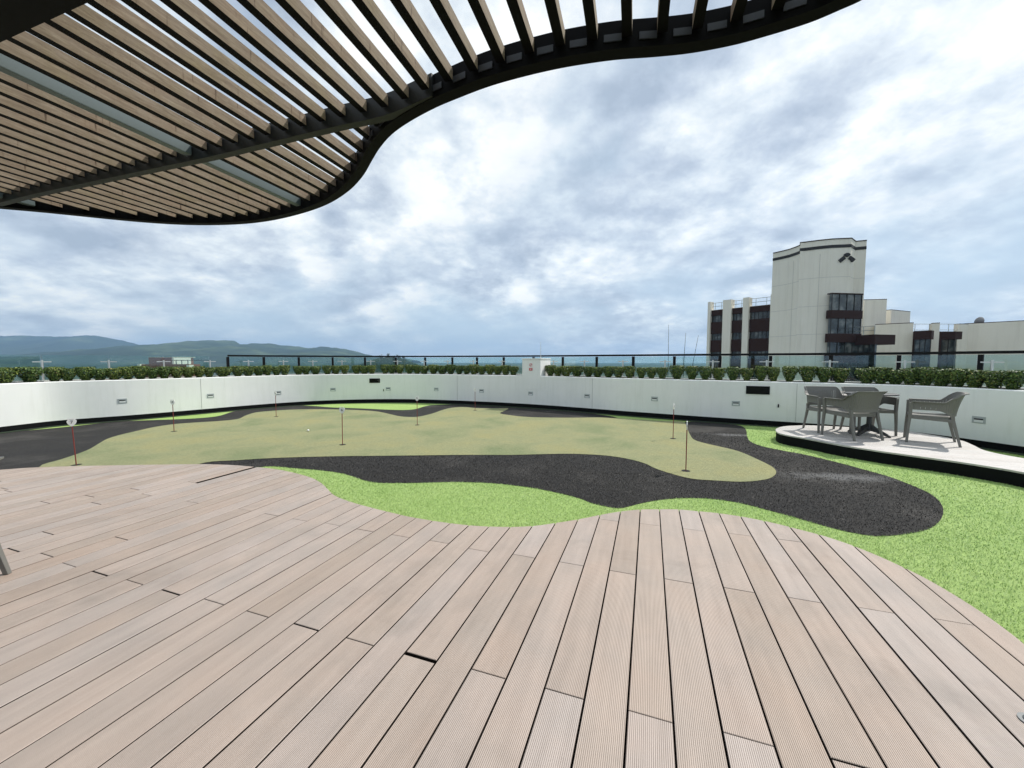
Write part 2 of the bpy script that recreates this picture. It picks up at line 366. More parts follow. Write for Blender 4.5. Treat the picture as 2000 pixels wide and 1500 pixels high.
def spline(pts, step=6, closed=False):
    """Catmull-Rom through 2-D points"""
    P = [Vector((p[0], p[1])) for p in pts]; n = len(P); out = []
    for i in range(n if closed else n - 1):
        a, b, c, d = (P[(i - 1) % n], P[i], P[(i + 1) % n], P[(i + 2) % n]) if closed else (P[max(i - 1, 0)], P[i], P[i + 1], P[min(i + 2, n - 1)])
        for k in range(step):
            t = k / step
            out.append(0.5 * ((2 * b) + (c - a) * t + (2 * a - 5 * b + 4 * c - d) * t * t + (3 * b - a - 3 * c + d) * t ** 3))
    if not closed: out.append(P[-1])
    return [(p.x, p.y) for p in out]
def clip(poly, axis, lim, keep_less):
    out = []; n = len(poly)
    for i in range(n):
        a, b = poly[i], poly[(i + 1) % n]
        ia = (a[axis] <= lim) if keep_less else (a[axis] >= lim); ib = (b[axis] <= lim) if keep_less else (b[axis] >= lim)
        if ia: out.append(a)
        if ia != ib:
            t = (lim - a[axis]) / (b[axis] - a[axis]); out.append((a[0] + (b[0] - a[0]) * t, a[1] + (b[1] - a[1]) * t))
    return out
def window(poly, u0, u1, v0, v1):
    for ax, lim, less in ((0, u0, False), (0, u1, True), (1, v0, False), (1, v1, True)):
        if len(poly) < 3: return []
        poly = clip(poly, ax, lim, less)
    return poly
def area(p): return abs(sum(p[i][0] * p[(i + 1) % len(p)][1] - p[(i + 1) % len(p)][0] * p[i][1] for i in range(len(p)))) / 2 if len(p) > 2 else 0
def rot2(p, a): return (p[0] * math.cos(a) - p[1] * math.sin(a), p[0] * math.sin(a) + p[1] * math.cos(a))
def inside(poly, x, y):
    px = np.array([p[0] for p in poly]); py = np.array([p[1] for p in poly]); r = np.zeros(len(x), bool); j = len(px) - 1
    for i in range(len(px)):
        c = ((py[i] > y) != (py[j] > y)) & (x < (px[j] - px[i]) * (y - py[i]) / (py[j] - py[i] + 1e-12) + px[i]); r ^= c; j = i
    return r
def smooth_path(p, it):
    p = [Vector(q) for q in p]
    for _ in range(it):
        p = [p[0]] + [(p[i - 1] + 2 * p[i] + p[i + 1]) / 4 for i in range(1, len(p) - 1)] + [p[-1]]
    return [(q.x, q.y) for q in p]

# ------------------------------------------------------------------ terrace: slab, deck, turf
TZ = -0.038                                      # level of the turf below the deck boards
wall_px = [(0, 834), (60, 827), (125, 820), (250, 811.5), (375, 801), (440, 795.5), (500, 790.5), (600, 783.5), (700, 780), (800, 779.3), (900, 782.5), (1000, 787),
           (1100, 793.5), (1200, 801.5), (1300, 808.5), (1400, 815.5), (1500, 821.5), (1590, 827.5), (1740, 838), (1875, 855), (2000, 872.5)]
wp = [G(x, y, 0.085) for x, y in wall_px]
first, last = Vector(wp[0][:2]), Vector(wp[-1][:2])
t0 = (Vector(wp[0][:2]) - Vector(wp[1][:2])).normalized(); t1 = (Vector(wp[-1][:2]) - Vector(wp[-2][:2])).normalized()
wctl = [tuple(first + t0 * 3.0 + Vector((0, -0.4))), tuple(first + t0 * 1.2)] + [tuple(p[:2]) for p in wp] + [tuple(last + t1 * 1.2), tuple(last + t1 * 2.6 + Vector((-0.1, -0.3)))]
WALL = smooth_path(spline(wctl, 6), 10)
def offset_path(path, o): return [(p[0] + n[0] * o, p[1] + n[1] * o) for p, n in zip(path, normals(path))]
def hit(px, off=0.0, z=None):
    """where the sight line of a picture column meets a line running `off` metres behind the wall's face"""
    k = (px - 1000) / F / cp; P = offset_path(WALL, off) if off else WALL
    for i in range(len(P) - 1):
        a, b = P[i], P[i + 1]; fa, fb = a[0] - k * a[1], b[0] - k * b[1]
        if fa <= 0 < fb:
            t = -fa / (fb - fa); q = Vector((a[0] + (b[0] - a[0]) * t, a[1] + (b[1] - a[1]) * t)); d = Vector((b[0] - a[0], b[1] - a[1])).normalized()
            return q, d
    raise ValueError('no wall at %s' % px)

slab = MB(); slab.prism(offset_path(WALL, 2.2) + [(13, -6), (-16, -6)], -0.5, -0.09)
tag(slab.build('terrace_slab', mat('slab_concrete', (0.2, 0.2, 0.19), 0.9)), kind='structure')

deck_px = [(-420, 990), (-300, 952), (-150, 929), (0, 917.5), (77, 912.5), (200, 909), (330, 907), (400, 906.5), (450, 908), (500, 912), (550, 918), (600, 930), (625, 941.5), (638, 953), (653, 967), (685, 980),
           (720, 990), (760, 1000), (800, 1009), (860, 1019), (920, 1026), (985, 1029), (1040, 1027), (1085, 1021), (1130, 1014), (1170, 1006), (1210, 999), (1250, 995), (1290, 994.5),
           (1330, 995), (1370, 999), (1410, 1003), (1450, 1009), (1500, 1019), (1550, 1031), (1600, 1044), (1650, 1060), (1700, 1079), (1750, 1101), (1800, 1125), (1850, 1153),
           (1900, 1184), (1950, 1218), (2000, 1257), (2060, 1312), (2130, 1395)]
deck_edge = spline([G(x, y)[:2] for x, y in deck_px], 4)
e = deck_edge[-1]
DECK = deck_edge + [(e[0] + 0.0, e[1] - 0.5), (e[0] - 0.3, e[1] - 1.6), (e[0] - 0.2, -3.5), (-9, -3.5), (deck_edge[0][0] - 0.5, deck_edge[0][1] - 1.5)]
BOARD_YAW = math.atan(268 / F / cp)              # boards run this far to the right of the view
PITCH_B = 0.177
deck = empty('deck', (0, 0, 0), -BOARD_YAW); tag(deck, kind='structure')
DL = [rot2(p, BOARD_YAW) for p in DECK]          # outline in board axes (u across, v along)
def uv(px, py): return rot2(G(px, py)[:2], BOARD_YAW)
U0 = uv(1218.5, 1500)[0]
joints = [(1215.5, 1118, 0), (1268, 1024.5, 0), (1323.5, 1134.5, 1), (1352.5, 1034.5, 1), (1441, 1152, 1), (1441, 1043.5, 0), (1567, 1171, 0), (1537, 1055, 0), (1707, 1191, 0),
          (1860, 1214, 0), (1101, 1354, 0), (1269.5, 1399, 0), (1464, 1444, 0), (1657, 1490, 2), (1024, 1086, 1), (1189, 1016, 0), (1115, 1101, 0), (821, 1283.5, 3), (702, 1252.5, 1),
          (597, 1224, 2), (501.5, 1198.5, 1), (333, 1156.5, 2), (418, 1175, 0), (954, 1315.5, 1), (786, 1047.5, 0), (861, 1059, 0), (937, 1075, 0), (715, 1036, 0), (535, 1006, 0),
          (589, 1016, 0), (654, 1025, 0), (480, 996, 0), (195, 1119.5, 2), (135, 1103, 0), (30, 1075, 2), (262, 1136.5, 1), (290, 967, 1), (379, 981.5, 1)]
jmap = {}
for x, y, wdt in joints:
    u, v = uv(x, y); jmap.setdefault(math.floor((u - U0) / PITCH_B), []).append((v, (0.0015, 0.0022, 0.0045, 0.010)[wdt]))
_m, _c = uv(440, 926), uv(375, 942); jmap.setdefault(math.floor((_m[0] - U0) / PITCH_B), []).append((_c[1], 0.0015))
umin, umax = min(p[0] for p in DL), max(p[0] for p in DL)
n_plank = 0
for k in range(math.floor((umin - U0) / PITCH_B), math.floor((umax - U0) / PITCH_B) + 1):
    ua, ub = U0 + k * PITCH_B, U0 + (k + 1) * PITCH_B
    gl, gr_ = random.uniform(0.0034, 0.0048), random.uniform(0.0034, 0.0048)
    js = sorted(jmap.get(k, []))
    vlo, vhi = min(p[1] for p in DL), max(p[1] for p in DL)
    cuts = [vlo - 1] ; gaps = [0.002]
    if not js or js[0][0] - vlo > 3.2:
        base = (js[0][0] if js else random.uniform(0.5, 2.5)) - 2.4
        while base > vlo: js.insert(0, (base + random.uniform(-0.3, 0.3), 0.003)); base -= 2.4
    if js and vhi - js[-1][0] > 3.0: js.append((js[-1][0] + random.uniform(2.2, 2.9), 0.003))
    cuts += [j[0] for j in js] + [vhi + 1]; gaps += [j[1] for j in js] + [0.002]
    for i in range(len(cuts) - 1):
        sliver = 0.0
        mid = uv(440, 926)
        if ua < mid[0] < ub and cuts[i + 1] > mid[1]: sliver = 0.055       # the board shrunk off its neighbour near the far edge
        poly = window(DL, ua + gl, ub - gr_ - sliver, cuts[i] + gaps[i], cuts[i + 1] - gaps[i + 1])
        if area(poly) < 0.0015: continue
        q = [poly[0]]
        for p in poly[1:]:
            if (p[0] - q[-1][0]) ** 2 + (p[1] - q[-1][1]) ** 2 > 4e-6: q.append(p)
        if len(q) < 3: continue
        c = (sum(p[0] for p in q) / len(q), sum(p[1] for p in q) / len(q))
        if rot2(c, -BOARD_YAW)[1] < -2.6: continue
        b = MB(); b.prism(q, -0.0215, random.uniform(-0.0008, 0.0008))
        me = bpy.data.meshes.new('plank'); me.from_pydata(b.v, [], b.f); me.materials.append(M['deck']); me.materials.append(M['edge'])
        bm = bmesh.new(); bm.from_mesh(me)
        top = [f for f in bm.faces if f.normal.z > 0.9]
        if top:
            try: bmesh.ops.bevel(bm, geom=list(top[0].edges), offset=0.0022, segments=1, affect='EDGES', clamp_overlap=True)
            except Exception: pass
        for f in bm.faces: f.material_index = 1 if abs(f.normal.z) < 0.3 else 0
        bm.to_mesh(me); bm.free()
        link('plank', me, deck); n_plank += 1
ub_ = MB(); ub_.prism([(p[0], p[1]) for p in window(DL, umin - 1, umax + 1, vlo - 1, vhi + 1)], -0.07, -0.0222)
ub_.build('joist_bed', M['under'], deck)
fas = MB(); fe = [rot2(p, BOARD_YAW) for p in deck_edge]; fas.sweep(fe, [(-0.03, -0.075), (-0.003, -0.075), (-0.003, -0.0218), (-0.03, -0.0218)]); fas.build('edge_strip', M['black'], deck)

# turf
LIME = offset_path(WALL, 0.02) + [(13, -4), (-15, -4)]
lime = MB(); lime.add([(p[0], p[1], TZ) for p in LIME], [tuple(range(len(LIME)))])
tag(lime.build('lawn_turf', M['lime']), 'bright lime green artificial lawn around the deck', None, kind='structure')
def TP(l): return [G(x, y, TZ)[:2] for x, y in l]
green_px = [(77, 913), (120, 898), (150, 888), (175, 878), (195, 866), (212, 857), (237, 849.5), (265, 843), (300, 835), (340, 829), (380, 826), (420, 823.5), (450, 821), (468, 818), (480, 812), (500, 806), (530, 803),
            (560, 801), (600, 800), (650, 800), (700, 801.5), (735, 804), (760, 809), (780, 813.5), (800, 815), (820, 814), (845, 808), (865, 801), (882, 797), (905, 795.5), (930, 797.5), (960, 798), (992, 798), (985, 803), (977, 808), (1000, 812),
            (1030, 815), (1080, 816.3), (1130, 816.3), (1180, 816), (1250, 820), (1300, 823), (1335, 824.5), (1341, 836), (1348, 850), (1355, 859), (1375, 866), (1425, 877.5), (1450, 885), (1475, 896), (1500, 908), (1512, 916),
            (1516, 924), (1511, 931), (1498, 937), (1470, 941), (1440, 942), (1400, 940), (1350, 936), (1310, 926), (1280, 916), (1260, 906.5), (1230, 898), (1190, 891.5), (1150, 888.5), (1110, 887.3), (1060, 888), (1000, 889.5), (900, 889.5),
            (775, 891), (650, 892.3), (537, 895.5), (462, 900), (400, 904.5), (330, 925), (120, 935)]
GREEN = spline(TP(green_px), 4, True)
dark_px = [(-420, 1000), (-420, 905), (-200, 872), (0, 846), (60, 840.5), (125, 834.5), (225, 824), (290, 821), (350, 819), (400, 816), (430, 812), (455, 804), (478, 800), (500, 797.5), (537, 794.3), (575, 792.7), (612, 793.3), (650, 796), (700, 797.7),
           (750, 800), (787, 801), (812, 799), (830, 793.7), (850, 791.2), (900, 790.5), (1000, 796), (1100, 803), (1180, 811), (1210, 818), (1270, 840), (1330, 840), (1338, 824.3), (1400, 827), (1440, 830.5), (1453, 835), (1458, 843), (1459, 852), (1465, 862), (1487, 871.5),
           (1537, 882), (1575, 889), (1637, 904), (1700, 921), (1735, 931), (1770, 944), (1810, 961), (1830, 975), (1841, 990), (1842, 1003), (1837, 1016), (1823, 1029), (1806, 1036.5), (1780, 1042), (1750, 1046), (1725, 1047.5), (1700, 1047),
           (1650, 1038), (1600, 1025), (1550, 1010.5), (1500, 997), (1462, 987), (1425, 979.5), (1375, 974), (1320, 974), (1270, 980), (1235, 988), (1212, 993), (1190, 991), (1155, 983), (1125, 972), (1050, 955), (975, 945.5), (920, 942.5),
           (875, 942), (825, 943.5), (775, 944), (740, 943.5), (715, 939.5), (690, 931.5), (665, 924.5), (625, 919), (575, 915), (520, 911.5), (440, 925), (200, 960)]
DARK = spline(TP(dark_px), 4, True)
for _px, _py, _rx, _ry in ((1650, 932, 0.85, 0.22), (1430, 850, 0.55, 0.16)):
    _p = G(_px, _py, TZ)
    for _m in (M['dark'], M['dark_blade']): worn_patch(_m, _p.x, _p.y, _rx, _ry, -0.15, 0.75)
dk = MB(); dk.add([(p[0], p[1], TZ + 0.004) for p in DARK], [tuple(range(len(DARK)))])
tag(dk.build('charcoal_path', M['dark']), kind='structure')
gn = MB(); gn.add([(p[0], p[1], TZ + 0.009) for p in GREEN], [tuple(range(len(GREEN)))])
tag(gn.build('putting_green', M['green']), kind='structure')

PZ = 0.145                                       # top of the seating platform
plat_px = [(1515, 839), (1522, 834.5), (1537, 832), (1562, 830.8), (1590, 831), (1675, 835), (1762, 841), (1825, 850), (1875, 859.5), (1900, 869), (1920, 878.5), (1950, 886), (2000, 895), (2090, 908), (2150, 960),
           (2090, 944), (2000, 922.5), (1875, 902), (1750, 885), (1650, 870), (1575, 856), (1540, 850), (1520, 845)]
PLAT = spline([G(x, y, PZ)[:2] for x, y in plat_px], 5, True)
def blades(name, mask_in, mask_out, bbox, n_try, hgt, wid, z, material, keepfar, seed):
    r = np.random.default_rng(seed)
    x = r.uniform(bbox[0], bbox[1], n_try); y = r.uniform(bbox[2], bbox[3], n_try)
    view = np.abs(x) < 1.36 * y + 0.15
    dist = np.hypot(x, y); keep = r.random(n_try) < np.clip((keepfar / np.maximum(dist, 0.1)) ** 2, 0, 1)
    ok = view & keep; x, y = x[ok], y[ok]
    ok = inside(mask_in, x, y)
    for p in mask_out: ok &= ~inside(p, x, y)
    x, y = x[ok], y[ok]; n = len(x); dist = np.hypot(x, y)
    a = r.uniform(0, 2 * np.pi, n); lean = r.uniform(0.45, 0.98, n); h = hgt * r.uniform(0.6, 1.15, n)
    grow = np.clip(dist / 4.0, 1.0, 2.2); w = wid * r.uniform(0.7, 1.3, n) * grow
    ax, ay = np.cos(a), np.sin(a); b = a + np.pi / 2 + r.uniform(-0.5, 0.5, n); bx, by = np.cos(b), np.sin(b)
    V = np.empty((n, 3, 3), np.float32)
    V[:, 0] = np.stack([x - ax * w / 2, y - ay * w / 2, np.full(n, z)], 1); V[:, 1] = np.stack([x + ax * w / 2, y + ay * w / 2, np.full(n, z)], 1)
    V[:, 2] = np.stack([x + bx * h * lean, y + by * h * lean, z + h * np.sqrt(1 - lean ** 2 * 0.9)], 1)
    me = bpy.data.meshes.new(name); me.vertices.add(n * 3); me.vertices.foreach_set('co', V.ravel())
    me.loops.add(n * 3); me.loops.foreach_set('vertex_index', np.arange(n * 3, dtype=np.int32))
    me.polygons.add(n); me.polygons.foreach_set('loop_start', np.arange(n, dtype=np.int32) * 3); me.polygons.foreach_set('loop_total', np.full(n, 3, np.int32))
    me.update(calc_edges=True); me.materials.append(material)
    return link(name, me)
wall_in = offset_path(WALL, -0.06) + [(13, -4), (-15, -4)]
o = blades('grass', wall_in, [DARK, GREEN, DECK, PLAT], (-4, 9, 1.2, 9), 900000, 0.022, 0.0032, TZ, M['lime_blade'], 4.6, 3)
tag(o, 'short lime green plastic grass blades of the lawn', kind='stuff')
o = blades('charcoal_grass', DARK, [GREEN, DECK], (-6, 5.2, 2.5, 8), 420000, 0.016, 0.0042, TZ + 0.004, M['dark_blade'], 4.2, 5)
tag(o, 'short charcoal plastic grass blades of the dark path', kind='stuff')

plat = empty('seating_platform'); tag(plat, 'low curved platform of pale boards with black side, under the outdoor table', 'platform')
pa = BOARD_YAW
plat_frame = empty('board_field', (0, 0, 0), -pa); plat_frame.parent = plat
PL = [rot2(p, pa) for p in PLAT]
vmin, vmax = min(p[1] for p in PL), max(p[1] for p in PL); u_lo, u_hi = min(p[0] for p in PL), max(p[0] for p in PL)
k = 0; vv = vmin
while vv < vmax:
    cut = [u_lo - 1, u_lo + (0.9 if k % 2 else 2.0) + random.uniform(-0.2, 0.2)]
    while cut[-1] < u_hi: cut.append(cut[-1] + 2.4)
    for i in range(len(cut) - 1):
        poly = window(PL, cut[i] + 0.0015, cut[i + 1] - 0.0015, vv + 0.0012, vv + 0.143 - 0.0012)
        if area(poly) > 0.003:
            b = MB(); b.prism([(p[1], -p[0]) for p in poly], PZ - 0.022, PZ)     # local axes: x across the board, y along it
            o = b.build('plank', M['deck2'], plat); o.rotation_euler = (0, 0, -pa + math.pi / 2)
    vv += 0.143; k += 1
bpy.data.objects.remove(plat_frame)
PLo = PLAT if sum(PLAT[i][0] * PLAT[(i + 1) % len(PLAT)][1] - PLAT[(i + 1) % len(PLAT)][0] * PLAT[i][1] for i in range(len(PLAT))) > 0 else list(reversed(PLAT))
b = MB(); cxp = sum(p[0] for p in PLo) / len(PLo); cyp = sum(p[1] for p in PLo) / len(PLo)
nn = normals(PLo + [PLo[0]]); b.prism([(p[0] + q[0] * 0.006, p[1] + q[1] * 0.006) for p, q in zip(PLo, nn)], TZ - 0.02, PZ - 0.0235)
b.build('skirt', M['black'], plat)

# ------------------------------------------------------------------ parapet wall with planter
WT = 0.97
wall = empty('parapet_wall', (0, 0, 0)); tag(wall, 'long curved white plastered parapet wall with planter on top', 'wall')
b = MB(); b.sweep(WALL, [(0.0, 0.085), (0.14, 0.085), (0.14, WT), (0.012, WT), (0.0, WT - 0.012)]); b.build('plaster_face', M['wall'], wall, 40)
b = MB(); b.sweep(WALL, [(0.006, -0.05), (0.13, -0.05), (0.13, 0.084), (0.006, 0.084)]); b.build('skirting', M['black'], wall, 40)
b = MB(); b.sweep(WALL, [(-0.16, -0.03), (0.0, -0.03), (0.0, TZ + 0.0125), (-0.16, TZ + 0.0125)]); b.build('drain_strip', mat('drain_strip_green', (0.015, 0.032, 0.012), 0.9), wall, 40)
b = MB(); b.sweep(WALL, [(0.142, 0.5), (0.62, 0.5), (0.62, WT - 0.05), (0.142, WT - 0.05)]); b.build('soil_bed', M['soil'], wall, 40)
b = MB(); b.sweep(WALL, [(0.622, 0.3), (0.76, 0.3), (0.76, WT + 0.012), (0.622, WT + 0.012)]); b.build('planter_back', M['wall'], wall, 40)
for px in (392, 893, 1157, 1557):
    q, d = hit(px, -0.002); b = MB(); b.box((q.x, q.y, 0.52), (0.006, 0.004, 0.84), Matrix.Rotation(math.atan2(d.y, d.x), 3, 'Z')); b.build('expansion_joint', mat('joint_grey', (0.32, 0.32, 0.3), 0.9), wall)

pier = empty('wall_pier'); tag(pier, 'square white pier rising above the parapet wall, red sign on it', 'pier')
qa, da = hit(1020, -0.006); qb, _ = hit(1055.5, -0.006); tn = (qb - qa).normalized(); nv = Vector((-tn.y, tn.x)); ang = math.atan2(tn.y, tn.x)
wd = (qb - qa).length; dp = 0.74; pc = (qa + qb) / 2 + nv * dp / 2
b = MB(); b.box((pc.x, pc.y, 0.55 + 0.46), (wd, dp, 0.94), Matrix.Rotation(ang, 3, 'Z')); b.build('shaft', M['wall'], pier)
b = MB(); b.box((pc.x, pc.y, 1.4975), (wd + 0.03, dp + 0.03, 0.032), Matrix.Rotation(ang, 3, 'Z')); b.build('cap', M['wall'], pier, bev=0.004)
def face_frame(px, z, off):
    q, d = hit(px, off); return Vector((q.x, q.y, z)), math.atan2(d.y, d.x)
sgn = empty('safety_sign'); p_, a_ = qa + (qb - qa) * 0.48, ang; sgn.location = (p_.x - nv.x * 0.002, p_.y - nv.y * 0.002, 1.235); sgn.rotation_euler = (0, 0, ang)
tag(sgn, 'small red and white safety sign fixed on the white pier', 'sign')
b = MB(); b.box((0, -0.004, 0.02), (0.125, 0.006, 0.25)); b.build('plate', M['signwhite'], sgn)
b = MB(); b.box((0, -0.009, -0.058), (0.117, 0.004, 0.082)); b.build('red_panel', M['signred'], sgn)
b = MB(); ring = [(0.045 * math.cos(t), -0.009, 0.075 + 0.045 * math.sin(t)) for t in np.linspace(0, 2 * math.pi, 22)]; b.tube(ring, 0.006, 5); b.box((0, -0.009, 0.075), (0.01, 0.004, 0.085), Matrix.Rotation(R(45), 3, 'Y')); b.build('red_ring', M['signred'], sgn)
b = MB(); b.box((-0.004, -0.0085, 0.07), (0.04, 0.004, 0.012)); b.box((0.012, -0.0085, 0.082), (0.012, 0.004, 0.03)); b.build('pictogram', M['ink'], sgn)
for dz in (-0.04, -0.056, -0.072):
    b = MB(); b.box((0, -0.012, dz), (0.075 if dz > -0.06 else 0.055, 0.003, 0.007)); b.build('print_line', M['signwhite'], sgn)
rod = empty('lightning_rod'); q = qb + nv * 0.1; rod.location = (q.x - tn.x * 0.04, q.y - tn.y * 0.04, 1.515); tag(rod, 'thin steel lightning rod on top of the white pier', 'rod')
b = MB(); b.tube([(0, 0, 0), (0, 0, 0.5)], [0.009, 0.005], 8); b.build('shaft', M['steel'], rod)
b = MB(); b.tube([(0, 0, 0), (0, 0, 0.03)], 0.03, 10); b.build('foot', M['steel'], rod)

def ordw(n): return ('first second third fourth fifth sixth seventh eighth ninth tenth eleventh twelfth thirteenth').split()[n]
lights = [(237, 783), (410, 773), (543, 767), (650, 761), (758, 759.5), (852, 760.5), (940.5, 763.5), (1036.5, 768.5), (1147, 773.5), (1279, 779), (1438.5, 788), (1917, 820)]
proto = None
for i, (px, py) in enumerate(lights):
    q, d = hit(px); z = D(px, py, q.y).z
    if proto is None:
        proto = empty('wall_light')
        b = MB(); b.box((0, -0.004, 0), (0.165, 0.008, 0.115)); b.build('plate', M['plate'], proto, bev=0.002)
        b = MB(); b.box((0, -0.0125, 0.012), (0.11, 0.003, 0.02)); b.build('slot', M['slot'], proto)
        b = MB(); b.box((0, -0.0105, -0.022), (0.11, 0.003, 0.038)); b.build('lens', M['lens'], proto)
        lt = proto
    else: lt = copy_tree(proto)
    lt.location = (q.x, q.y, z); lt.rotation_euler = (0, 0, math.atan2(d.y, d.x))
    tag(lt, 'small grey recessed wall light, %s from the left along the white parapet' % ordw(i), 'wall light', 'lights along the parapet wall')
for px, py, w_, h_, lab in ((732, 743.5, 0.36, 0.155, 'small black louvred vent on the far white wall'), (1480.5, 762, 0.46, 0.185, 'wide black louvred vent on the white wall left of the chairs')):
    q, d = hit(px); z = D(px, py, q.y).z; v = empty('wall_vent', (q.x, q.y, z), math.atan2(d.y, d.x)); tag(v, lab, 'vent', 'vents in the parapet wall')
    b = MB(); b.box((0, -0.003, 0), (w_ - 0.02, 0.004, h_ - 0.02)); b.build('backing', M['slot'], v)
    b = MB()
    for sx_, sz_, ww, hh in ((0, h_ / 2 - 0.01, w_, 0.02), (0, -h_ / 2 + 0.01, w_, 0.02)): b.box((sx_, -0.009, sz_), (ww, 0.016, hh))
    for s_ in (-1, 1): b.box((s_ * (w_ / 2 - 0.01), -0.009, 0), (0.02, 0.016, h_ - 0.04))
    b.build('frame', M['blackmetal'], v)
    for j in range(6):
        b = MB(); b.box((0, -0.010, -h_ / 2 + 0.03 + j * (h_ - 0.06) / 5), (w_ - 0.042, 0.012, 0.012), Matrix.Rotation(R(30), 3, 'X')); b.build('slat', M['blackmetal'], v)
for px, py, lab in ((749, 762, 'tiny black socket on the far white wall beside a light'), (1522, 792.5, 'tiny black socket on the white wall near the chairs')):
    q, d = hit(px); z = D(px, py, q.y).z; b = MB(); b.box((0, -0.008, 0), (0.025, 0.016, 0.075)); b.box((0, -0.0185, 0.01), (0.014, 0.005, 0.03))
    o = b.build('wall_socket', M['blackmetal'], None, bev=0.003); o.location = (q.x, q.y, z); o.rotation_euler = (0, 0, math.atan2(d.y, d.x)); tag(o, lab, 'socket')

# ------------------------------------------------------------------ clipped shrubs in the planter
def shrub_mesh(seed, w, h, n):
    r = random.Random(seed); V, Fc = [], []
    def leaf(c, nrm, s):
        a = nrm.cross(Vector((r.uniform(-1, 1), r.uniform(-1, 1), r.uniform(-1, 1)))).normalized(); bb = nrm.cross(a).normalized(); k = len(V)
        V.extend([c - a * s, c + bb * s * 0.55 + nrm * s * 0.12, c + a * s, c - bb * s * 0.55 + nrm * s * 0.12]); Fc.append((k, k + 1, k + 2, k + 3))
    lob = [(r.uniform(0, 6.28), r.uniform(0.82, 1.12)) for _ in range(5)]
    for i in range(n):
        t = r.random() ** 0.75; th = r.uniform(0, 2 * math.pi)
        rad = w / 2 * (0.30 + 0.72 * min(1, t * 1.35)) * (1 if t < 0.88 else 1 - (t - 0.88) * 1.6)
        for a0, f0 in lob: rad *= 1 + (f0 - 1) * max(0, math.cos(th - a0)) ** 2
        rr = rad * (r.random() ** 0.28); top = r.random() < 0.24
        if top: rr = rad * math.sqrt(r.random()) * 0.95; z = h * r.uniform(0.93, 1.02)
        else: z = h * (0.06 + 0.92 * t)
        c = Vector((math.cos(th) * rr, math.sin(th) * rr * 0.92, z))
        nrm = Vector((math.cos(th), math.sin(th), 0.5 if not top else 3.0)).normalized() + Vector((r.uniform(-1, 1), r.uniform(-1, 1), r.uniform(-1, 1))) * 0.75
        leaf(c, nrm.normalized(), r.uniform(0.014, 0.024))
    me = bpy.data.meshes.new('crown'); me.from_pydata(V, [], Fc); me.materials.append(M['leaf']); return me
def core_mesh(seed, w, h):
    r = random.Random(seed); b = MB(); ns = 9
    prof = [(0.10, 0.02), (0.22, 0.2), (0.33, 0.45), (0.40, 0.7), (0.41, 0.9), (0.30, 0.96)]
    V = [(math.cos(k * 2 * math.pi / ns) * p * w * r.uniform(0.85, 1.05), math.sin(k * 2 * math.pi / ns) * p * w * 0.92 * r.uniform(0.85, 1.05), z * h) for p, z in prof for k in range(ns)]
    fs = [(i * ns + k, i * ns + (k + 1) % ns, (i + 1) * ns + (k + 1) % ns, (i + 1) * ns + k) for i in range(len(prof) - 1) for k in range(ns)] + [tuple(range((len(prof) - 1) * ns, len(prof) * ns))]
    return V, fs
def trunk_mesh(seed):
    r = random.Random(seed); b = MB()
    for k in range(4):
        a = r.uniform(0, 6.28); b.tube([(0.01 * math.cos(a), 0.01 * math.sin(a), -0.05), (0.03 * math.cos(a), 0.03 * math.sin(a), 0.08), (0.10 * math.cos(a), 0.10 * math.sin(a), 0.24)], [0.011, 0.008, 0.004], 5)
    me = bpy.data.meshes.new('trunk'); me.from_pydata(b.v, [], b.f); me.materials.append(M['bark']); return me
variants = []
for i in range(7):
    w_, h_ = 0.35, 0.34
    me = shrub_mesh(100 + i, w_, h_, 1700)
    variants.append((me, trunk_mesh(200 + i)))
shrubs = [10, 60, 108, 133, 168, 196, 224, 250, 275, 299, 322, 346, 369, 390, 409, 437, 465, 486, 506, 524, 541, 557, 584, 599, 617, 640, 657, 674, 697, 712, 727, 752, 766, 781, 800, 815, 829, 847, 864, 881, 897,
          911, 926, 941, 957, 972, 988, 1003, 1075, 1090, 1106, 1127, 1149, 1167, 1188, 1208, 1229, 1252, 1272, 1293, 1322, 1351, 1377, 1403, 1431, 1458, 1486, 1511, 1542, 1577, 1609, 1640,
          1692, 1720, 1748, 1777, 1807, 1838, 1870, 1903, 1940, 1978]
def nth(n):
    n += 1; s = 'th' if 10 <= n % 100 <= 20 else {1: 'st', 2: 'nd', 3: 'rd'}.get(n % 10, 'th'); return '%d%s' % (n, s)
seen = {}
rs = random.Random(5)
for i, px in enumerate(shrubs):
    q, d = hit(px, 0.36); vi = rs.randrange(len(variants))
    s = empty('clipped_shrub', (q.x, q.y, WT - 0.05), rs.uniform(0, 6.28))
    sz = 1.0
    prev = shrubs[i - 1] if i else px - 45; nxt = shrubs[i + 1] if i + 1 < len(shrubs) else px + 45
    gap = min(px - prev, nxt - px); qn, _ = hit(px + gap, 0.36) if px + gap < 2050 else (q + d * 0.35, d)
    gw = (qn - q).length; wspan = max(0.30, min(0.44, gw * 1.1)) if 1220 < px < 1560 else max(0.36, min(0.56, gw * 1.22)); sx_ = wspan / 0.35
    s.scale = (sx_ * rs.uniform(0.96, 1.08), sx_ * rs.uniform(0.96, 1.08), rs.uniform(0.91, 1.09) * (1.02 if px < 1000 else 1.06))
    link('crown', variants[vi][0], s); link('trunk', variants[vi][1], s)
    lab = 'clipped green shrub in the planter, %s from the left' % nth(i)
    tag(s, lab, 'shrub', 'clipped shrubs along the parapet planter')

